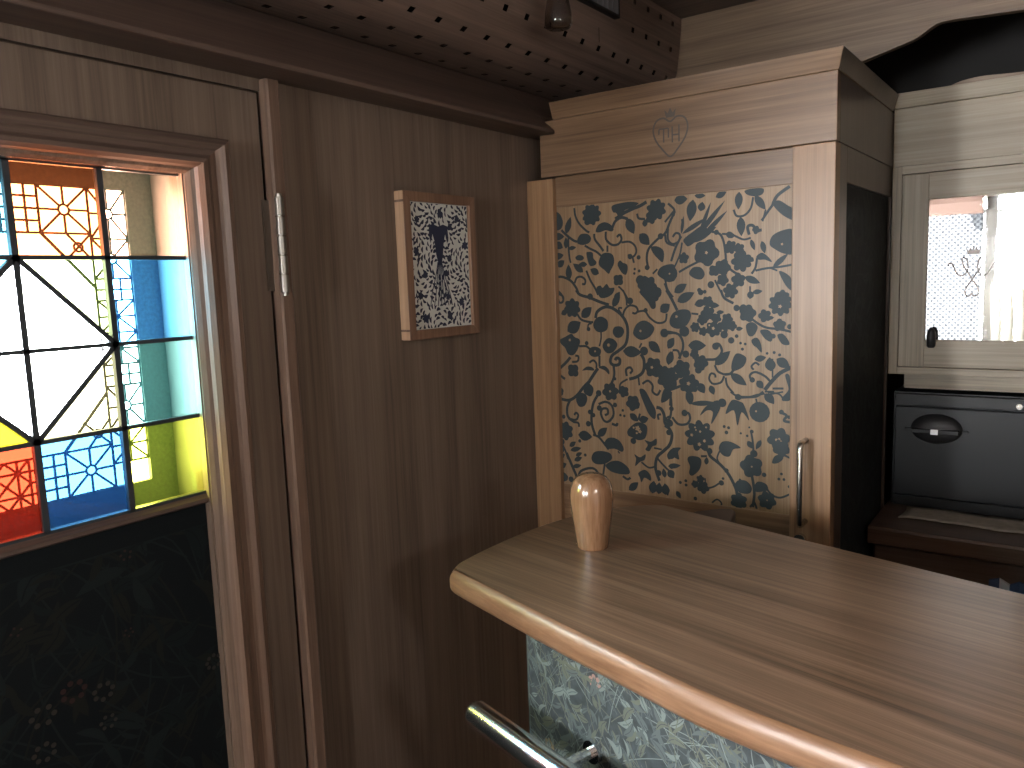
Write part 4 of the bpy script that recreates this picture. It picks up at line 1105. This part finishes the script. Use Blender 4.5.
du = thing('drawer_unit', (-.02, 2.2, -.55), 'black drawer unit with a cup-shaped pull, standing on the worktop under the cupboard', 'drawer unit')
Yd = 1.968
MB().box(-.345, .300, Yd+.016, 2.40, -.549, -.283).build('carcass', black_lacquer, du)
MB().box(-.339, .298, Yd-.002, Yd+.016, -.311, -.285).build('top_rail', black_lacquer, du, bevel=.0015)
fp = MB().box(-.339, .298, Yd, Yd+.016, -.521, -.315).build('drawer_front', black_lacquer, du, bevel=.002)
MB().box(-.339, .298, Yd+.004, Yd+.016, -.548, -.525).build('plinth', black_lacquer, du, bevel=.001)
MB().tube([(-.098,Yd-.002,-.301),(-.098,Yd-.006,-.301)], .006, 18).build('lock', nickel, du)
# cup pull: oval domed shell with an open slot and a cross bar
cp = MB(); pc = (-.2535, -.362); rings = []; vs = []; fs = []
for i in range(7):
    t = i/6*math.pi/2; r = math.cos(t); dpt = math.sin(t)*.020
    for k in range(28):
        a = 2*math.pi*k/28; vs.append(V(pc[0]+.052*r*math.cos(a), Yd-.0005-dpt*(1.0 if math.sin(a) > -.1 else .55), pc[1]+.034*r*math.sin(a)))
for i in range(6):
    for k in range(28): fs.append((i*28+k, i*28+(k+1)%28, (i+1)*28+(k+1)%28, (i+1)*28+k))
fs.append(tuple(6*28+k for k in range(28)))
cp.add(vs, fs)
cpo = cp.build('cup_pull', plain('black_cup', (.013,.013,.014), .5), fp, smooth=True)
cb = MB().hexa([(-.318,Yd-.004,-.367),(-.190,Yd-.004,-.367),(-.190,Yd,-.367),(-.318,Yd,-.367)],[(-.318,Yd-.004,-.3625),(-.190,Yd-.004,-.3625),(-.190,Yd,-.3625),(-.318,Yd,-.3625)])
cb.box(-.300,-.207, Yd-.026, Yd-.018, -.369, -.360)
cb.box(-.300,-.296, Yd-.020, Yd-.002, -.368, -.361).box(-.211,-.207, Yd-.020, Yd-.002, -.368, -.361)
cb.build('pull_bar', black_lacquer, cpo, bevel=.001)
MB().box(-.262,-.247, Yd-.0285, Yd-.0265, -.371, -.359).build('pull_plate', plain('bright_plate', (.75,.75,.73), .45, .6), cpo, bevel=.0008)

wt = MB().prism([(1.775,-.556),(1.778,-.551),(1.783,-.550),(2.41,-.550),(2.41,-.590),(1.783,-.590),(1.777,-.588),(1.775,-.584)], 'x', -.354, XR)
tag(wt.build('worktop', wood('dark_worktop', 'x', (0.05,0.03,0.022),(0.10,0.066,0.047),(0.17,0.115,0.083), .3, seed=22)), 'dark wooden worktop with a rounded front edge below the black drawer unit', 'worktop')
bc = thing('base_cabinet', (.25, 2.1, ZF), 'dark wooden base cabinet under the kitchen worktop', 'cabinet')
MB().box(-.353, XR-.002, 1.83, 2.41, ZF, -.5905).build('carcass', floor_wood, bc)
for k in range(3):
    x0 = -.345 + k*.43
    d_ = MB().box(x0, x0+.424, 1.808, 1.829, ZF+.09, -.600).build('door', wood('base_door_%s' % 'abc'[k], 'x', (0.05,0.032,0.024),(0.10,0.068,0.05),(0.16,0.112,0.083), .4, seed=23+k), bc, bevel=.0015)
    MB().tube([(x0+.37,1.808,-.70),(x0+.37,1.785,-.70),(x0+.37,1.785,-.82),(x0+.37,1.808,-.82)], .004, 10).build('handle', nickel, d_)
# tea towel lying on the worktop
tt = MB(); nx, ny = 22, 6; tv = []
for i in range(nx+1):
    for j in range(ny+1):
        u = i/nx; v = j/ny
        x = -.309 + .36*u + .006*math.sin(v*3+u*2); y = 1.862 + .095*v + .006*math.sin(u*9) + .012*u*(1 if j == ny else .6)
        tv.append(V(x, y, -.5488 + .0008*math.sin(u*21+v*3)+.0012))
tf = [(i*(ny+1)+j, (i+1)*(ny+1)+j, (i+1)*(ny+1)+j+1, i*(ny+1)+j+1) for i in range(nx) for j in range(ny)]
to = MB().add(tv, tf).build('tea_towel', cloth, smooth=True); tag(to, 'flat grey-beige tea towel lying on the dark worktop before the drawer unit', 'towel')
q = to.modifiers.new('t', 'SOLIDIFY'); q.thickness = .0022; q.offset = 1
# blue and white cloth hung over the base cabinet's handle
bcl = MB(); pts = [(0,0),(.018,.006),(.036,-.004),(.052,.005),(.070,-.002),(.086,.004)]
for i in range(len(pts)-1):
    a, b = pts[i], pts[i+1]
    bcl.hexa([(-.128+a[0],1.796+a[1]*.6,-.78),(-.128+b[0],1.796+b[1]*.6,-.78),(-.128+b[0],1.8065,-.78),(-.128+a[0],1.8065,-.78)],
             [(-.128+a[0],1.796+a[1]*.6,-.635+a[1]),(-.128+b[0],1.796+b[1]*.6,-.635+b[1]),(-.128+b[0],1.8065,-.635+b[1]),(-.128+a[0],1.8065,-.635+a[1])], 1 if i == 1 else 0)
tag(bcl.build('dish_cloth', [blue_cloth, white_cloth], smooth=False), 'blue and white dish cloth hanging below the worktop edge at right', 'cloth')

# ================================================================== BAR COUNTER
bar_root = thing('bar_counter', (-.2, .95, ZF), 'walnut bar counter with rounded end and leafy wallpaper front, in the foreground', 'bar counter')
front = [(-.718,.826),(-.711,.812),(-.70,.804),(-.62,.777),(-.545,.752),(-.47,.728),(-.405,.709),(-.345,.691),(-.289,.675),(-.24,.665),(-.199,.659),(-.13,.650),(-.06,.645),(.1,.640),(.3,.645),(.6,.665),(.945,.71)]
endc = [(-.585,1.254),(-.618,1.236),(-.655,1.198),(-.690,1.135),(-.712,1.06),(-.722,.98),(-.725,.90),(-.7225,.845)]
outl = [(.945,.854),(-.042,1.113),(-.575,1.2515)] + smooth_open(endc + front, 5)
# signed area -> orient counter-clockwise
ar = sum(outl[i][0]*outl[(i+1)%len(outl)][1]-outl[(i+1)%len(outl)][0]*outl[i][1] for i in range(len(outl)))
if ar < 0: outl = outl[::-1]
def inset(P, d):
    out = []; n = len(P)
    for i in range(n):
        a, b, c = Vector(P[i-1]), Vector(P[i]), Vector(P[(i+1)%n])
        e1 = (b-a).normalized(); e2 = (c-b).normalized(); n1 = Vector((-e1.y, e1.x)); n2 = Vector((-e2.y, e2.x))
        m = (n1+n2); m = m.normalized() if m.length > 1e-6 else n1
        q = d/max(.35, m.dot(n1)); out.append((b.x+m.x*q, b.y+m.y*q))
    return out
ZT, TH, RR = -.400, .037, .010
lay = [(.012,ZT-.037),(.006,ZT-.0355),(.002,ZT-.031),(0,ZT-.025),(0,ZT-.014),(.0012,ZT-.009),(.0035,ZT-.0045),(.0065,ZT-.0014),(.010,ZT)]
ct = MB(); n = len(outl); vs = []
for d, z in lay: vs += [V(x, y, z) for x, y in inset(outl, d)]
fs = []
for i in range(len(lay)-1):
    for k in range(n): fs.append((i*n+k, i*n+(k+1)%n, (i+1)*n+(k+1)%n, (i+1)*n+k))
ct.add(vs, fs, 1); ct.add([V(x, y, ZT) for x, y in inset(outl, RR)], [tuple(range(n))], 0); ct.add([V(x, y, ZT-TH) for x, y in inset(outl, RR)], [tuple(range(n-1,-1,-1))], 1)
cto = ct.build('counter_top', [top_wood, edge_wood], bar_root, smooth=False)
for p in cto.data.polygons: p.use_smooth = len(p.vertices) == 4
# base: wallpapered front following the curve, set back under the top
bf = smooth_open([(-.578,.806),(-.52,.786),(-.45,.764),(-.38,.743),(-.30,.723),(-.24,.712),(-.16,.701),(-.06,.692),(.1,.686),(.3,.690),(.6,.710),(.945,.756)], 5)
poly = bf + [(.945,.80),(-.06,1.05),(-.50,1.165),(-.578,1.10)]
if sum(poly[i][0]*poly[(i+1)%len(poly)][1]-poly[(i+1)%len(poly)][0]*poly[i][1] for i in range(len(poly))) < 0: poly = poly[::-1]
bs = MB().prism(poly, 'z', ZF, ZT-TH-.0005)
al = [0]
for i in range(1, len(bf)): al.append(al[-1]+math.dist(bf[i], bf[i-1]))
def onbase(u, v, l):
    u = min(max(u, 0), al[-1]-1e-4)
    for i in range(1, len(bf)):
        if al[i] >= u:
            t = (u-al[i-1])/(al[i]-al[i-1]); x = bf[i-1][0]+(bf[i][0]-bf[i-1][0])*t; y = bf[i-1][1]+(bf[i][1]-bf[i-1][1])*t
            d = Vector((bf[i][0]-bf[i-1][0], bf[i][1]-bf[i-1][1])).normalized()
            return V(x+d.y*l, y-d.x*l, v)
foliage(bs, .003, al[-1]-.003, -.84, ZT-TH-.002, onbase, 5, 2000, .72, 44, 3)
bs.build('counter_base', WALLPAPER, bar_root)
# chrome rail in front of the base, on brackets
ra = [(-.626,.749,-.56),(-.619,.7468,-.56),(-.610,.744,-.56),(-.545,.724,-.56),(-.486,.706,-.56),(-.40,.682,-.56),(-.289,.651,-.56),(-.199,.632,-.56),(-.06,.617,-.56),(.1,.612,-.56),(.3,.616,-.56),(.6,.636,-.56),(.93,.68,-.56)]
ra = [ra[0]] + smooth_open(ra[1:], 4)
rl = MB().tube(ra, [.0145]+[.0178]*(len(ra)-1), 24).build('rail', plain('polished_steel', (.80,.81,.83), .2, 1.0), bar_root, smooth=True)
for x, y, nx, ny in ((-.468,.701,.30,.955),(-.03,.615,.05,1.0),(.5,.629,-.07,1.0)):
    k = .076
    br = MB().tube([(x,y,-.56),(x+nx*k,y+ny*k,-.56)], .007, 14).tube([(x+nx*k*.72,y+ny*k*.72,-.56),(x+nx*k,y+ny*k,-.56)], .014, 20)
    br.build('bracket', chrome, rl, smooth=False)
# rounded dark flap catch at the back edge of the top
MB().prism([(-.53,1.228),(-.527,1.250),(-.497,1.288),(-.480,1.294),(-.468,1.284),(-.462,1.262),(-.452,1.214)], 'z', -.436, -.404).build('flap_catch', plain('dark_catch', (.06,.038,.03), .5, spec=.3), bar_root, bevel=.003)

# turned wooden knob standing on the counter
kb = MB(); kx, ky = -.583, .994
pf = [(.0225,-.4),(.0238,-.3985),(.0250,-.390),(.0275,-.370),(.0302,-.350),(.0320,-.334),(.0326,-.322),(.0318,-.312),(.0298,-.3035),(.0262,-.2965),(.0215,-.2915),(.0150,-.288),(.0075,-.2862),(.002,-.286)]
kb.lathe(kx, ky, smooth_open(pf, 3), 40)
tag(kb.build('wooden_knob', knob_wood, smooth=True), 'glossy varnished wooden domed knob standing on the bar counter', 'knob')

# ================================================================== FRAMED PRINT on the left wall
pic = thing('picture_frame', (-1.0, 1.14, .035), 'small wooden framed blue and white print hanging on the left wall', 'picture')
fx = -.978; a0, a1, c0, c1 = 1.040, 1.242, -.098, .168; wi = .0175
fm = MB()
def frame_piece(q): fm.prism(q, 'x', -.9995, fx)
frame_piece([(a0,c0),(a0+wi,c0+wi),(a0+wi,c1-wi),(a0,c1)]); frame_piece([(a1,c0),(a1,c1),(a1-wi,c1-wi),(a1-wi,c0+wi)])
frame_piece([(a0,c0),(a1,c0),(a1-wi,c0+wi),(a0+wi,c0+wi)]); frame_piece([(a0,c1),(a0+wi,c1-wi),(a1-wi,c1-wi),(a1,c1)])
fm.build('frame', frame_wood, pic, bevel=.0008)
# splines through the mitred corners
for zs in (c0+.018, c1-.018): MB().box(-.9985,-.9782, a0-.0028, a0+.0004, zs-.002, zs+.002).build('corner_spline', trim_wood, pic)
MB().box(-.9985,-.9785, a0-.0022, a0-.0001, c0+.001, c1-.001).build('frame_lit_edge', frame_lit, pic, bevel=.0005)  # paler strip on the left side, window light put into its colour
pr = MB(); y0, y1, z0, z1 = a0+wi, a1-wi, c0+wi, c1-wi
pr.box(-.992,-.985, y0, y1, z0, z1, 0)
def am(l): return lambda u, w: V(-.985+l, min(max(u, y0+.001), y1-.001), min(max(w, z0+.001), z1-.001))
R = random.Random(11); cy = (y0+y1)/2-.004
cells = []
for i in range(1900):
    u, w_ = R.uniform(y0, y1), R.uniform(z0, z1)
    if any((u-p)**2+(w_-q_)**2 < .0076**2 for p, q_ in cells): continue
    tu = (u-cy)/.03
    if z1-.125 < w_ < z1-.036 and abs(u-cy) < (.024 if w_ > z1-.06 else .009): continue
    cells.append((u, w_)); an = math.pi*.5 + math.sin(u*70)*1.1 + math.cos(w_*55)*1.2; l = R.uniform(.0095, .014)
    pr.flat(leaf_pts((u-math.cos(an)*l/2, w_-math.sin(an)*l/2), (u+math.cos(an)*l/2, w_+math.sin(an)*l/2), l*R.uniform(.36,.52), 5, .18), am(.0003), 1)
for u, w_ in ((.02,.20),(.105,.19),(.125,.205),(.015,.142),(.035,.10),(.09,.102),(.10,.13),(.02,.062),(.092,.058),(.128,.046),(.03,.02),(.095,.022),(.145,.155),(.08,.212)):
    pr.flat(flower_pts((y0+u*1.08, z0+w_), R.uniform(.0065,.0085), R.choice((5,6,7)), u*40, .25), am(.0005), 1)
# central dark motif: a drooping flower head with trailing roots
zt = z1-.040
mot = [(cy-.026,zt),(cy-.015,zt+.002),(cy,zt-.002),(cy+.014,zt+.002),(cy+.026,zt-.001),(cy+.028,zt-.020),(cy+.024,zt-.034),(cy+.019,zt-.016),(cy+.014,zt-.030),(cy+.010,zt-.056),(cy+.006,zt-.070),(cy-.004,zt-.070),(cy-.009,zt-.054),(cy-.012,zt-.030),(cy-.017,zt-.016),(cy-.023,zt-.034),(cy-.027,zt-.018)]
pr.flat(mot, am(.0006), 1)
for k in range(7):
    e = (k-3)*.010
    pr.strip(smooth_open([(cy+(k-3)*.0018,zt-.068),(cy+e*.45,zt-.095),(cy+e*.85+.003*math.sin(k),zt-.125),(cy+e*1.05,zt-.150)], 4), .0022, am(.0007), 1)
po = pr.build('print', [paper, navy], pic)

# ================================================================== things behind the viewer (they show in the cupboard mirror)
lace, nt, out = new_mat('lace'); L = nt.links.new
tc = N(nt, 'ShaderNodeTexCoord'); br_ = N(nt, 'ShaderNodeTexChecker', Scale=56.0); vo = N(nt, 'ShaderNodeTexVoronoi', Scale=22.0)
L(tc.outputs['Object'], br_.inputs['Vector']); L(tc.outputs['Object'], vo.inputs['Vector'])
rr = ramp(nt, [(0.28,(0,0,0)),(0.42,(1,1,1))]); L(vo.outputs['Distance'], rr.inputs['Fac'])
ml = N(nt, 'ShaderNodeMath', operation='MULTIPLY_ADD'); ml.inputs[1].default_value = .012; ml.inputs[2].default_value = 0.0; L(br_.outputs['Fac'], ml.inputs[0])
ma = N(nt, 'ShaderNodeMath', operation='MULTIPLY_ADD'); ma.inputs[1].default_value = .0012; L(rr.outputs['Color'], ma.inputs[0]); L(ml.outputs[0], ma.inputs[2])
t1 = N(nt, 'ShaderNodeBsdfTransparent'); t2 = N(nt, 'ShaderNodeBsdfTranslucent'); t2.inputs['Color'].default_value = (.0042,.0043,.0048,1)
mx = N(nt, 'ShaderNodeMixShader'); L(ma.outputs[0], mx.inputs[0]); L(t2.outputs[0], mx.inputs[1]); L(t1.outputs[0], mx.inputs[2]); L(mx.outputs[0], out.inputs[0])
lc = MB(); lv = []; nx = 60
for i in range(nx+1):
    x = -.865 + .335*i/nx; y = YB+.025 + .006*math.sin(i*.75)
    lv += [V(x, y, -.50), V(x, y, .36)]
lc.add(lv, [(2*i, 2*i+2, 2*i+3, 2*i+1) for i in range(nx)])
tag(lc.build('lace_curtain', lace, smooth=True), 'white lace curtain in the rear window, reflected at left in the cupboard mirror', 'curtain')
bl = MB().prism([(YB+.04,.458),(YB+.085,.458),(YB+.09,.40),(YB+.08,.335),(YB+.06,.325),(YB+.04,.33)], 'x', -.895, -.53)
tag(bl.build('roller_blind', plain('brown_blind', (.05,.024,.015), .8), bevel=.006), 'brown gathered blind at the top of the rear window, reflected above the lace', 'blind')
MB().prism([(YB-.051,.33),(YB-.051,.36),(YB-.45,.27),(YB-.45,.24)], 'x', -.62, .1).build('awning', plain('grey_awning', (.30,.31,.31), .8), w2)
cu = thing('seat_back', (-.37, YB+.14, -.60), 'pale ribbed seat back by the rear window, reflected at right in the cupboard mirror', 'seat')
cream = plain('cream_upholstery', (.62,.60,.52), .8)
for k in range(3):
    x = -.425+k*.065
    MB().tube([(x,YB+.12,-.52),(x-.004,YB+.12,-.40),(x-.010,YB+.12,-.28),(x-.018,YB+.12,-.17),(x-.028,YB+.12,-.115)], [.030,.031,.031,.029,.016], 16).build('rib_cushion', cream, cu, smooth=True)
MB().box(-.47,-.27, YB+.088, YB+.16, -.60, -.51).build('seat_rail', cream, cu, bevel=.01)
MB().box(-.46,-.44, YB+.09, YB+.15, ZF, -.60).box(-.30,-.28, YB+.09, YB+.15, ZF, -.60).build('seat_leg', floor_wood, cu)

# ================================================================== LIGHT
W = bpy.data.worlds.new('overcast'); bpy.context.scene.world = W; W.use_nodes = True
bg = W.node_tree.nodes.get('Background') or W.node_tree.nodes.new('ShaderNodeBackground')
bg.inputs['Color'].default_value = (0.96, 0.98, 1.0, 1); bg.inputs['Strength'].default_value = SK
def portal(name, loc, direction, sx, sy):
    l = bpy.data.lights.new(name, 'AREA'); l.shape = 'RECTANGLE'; l.size = sx; l.size_y = sy; l.cycles.is_portal = True
    o = bpy.data.objects.new(name, l); C.objects.link(o); o.location = V(*loc)
    o.rotation_euler = Vector(direction).to_track_quat('-Z', 'Y').to_euler(); return o
portal('door_daylight', (-1.135, (oy0+oy1)/2, (oz0+oz1)/2), (1,0,0), oz1-oz0+.02, oy1-oy0+.02)
portal('rear_daylight', ((RW['x0']+RW['x1'])/2, YB-.055, (RW['z0']+RW['z1'])/2), (0,1,0), RW['x1']-RW['x0'], RW['z1']-RW['z0'])

portal('side_daylight', (-1.06, (LW0+LW1)/2, (LZ0+.315)/2), (1,0,0), .315-LZ0, LW1-LW0)
portal('right_fill_daylight', (XR+.055, (QY0+QY1)/2, (QZ0+QZ1)/2), (-1,0,0), QZ1-QZ0, QY1-QY0)
# ================================================================== CAMERA
cam = bpy.data.cameras.new('camera'); co = bpy.data.objects.new('camera', cam); C.objects.link(co)
yaw, pit, rol = (math.radians(v) for v in (-36.022, -7.363, -2.082)); F = 786.57
fw = Vector((math.sin(yaw)*math.cos(pit), math.cos(yaw)*math.cos(pit), math.sin(pit)))
r0 = Vector((math.cos(yaw), -math.sin(yaw), 0)); u0 = r0.cross(fw)
rx = r0*math.cos(rol) + u0*math.sin(rol); ux = -r0*math.sin(rol) + u0*math.cos(rol)
co.matrix_world = Matrix(((rx.x,ux.x,-fw.x,0),(rx.y,ux.y,-fw.y,0),(rx.z,ux.z,-fw.z,H),(0,0,0,1)))
cam.sensor_width = 36; cam.sensor_fit = 'HORIZONTAL'; cam.lens = F/1024*36; cam.clip_start = .02
S = bpy.context.scene; S.camera = co
S.view_settings.view_transform = 'Standard'; S.view_settings.look = 'None'; S.view_settings.gamma = 1; S.view_settings.use_curve_mapping = False
S.view_settings.exposure = 0.82
S.cycles.use_denoising = True; S.cycles.max_bounces = 14; S.cycles.diffuse_bounces = 8; S.cycles.glossy_bounces = 6
S.cycles.transparent_max_bounces = 16; S.cycles.caustics_reflective = False; S.cycles.caustics_refractive = False
S.cycles.sample_clamp_indirect = 8.0; S.cycles.blur_glossy = 0.5
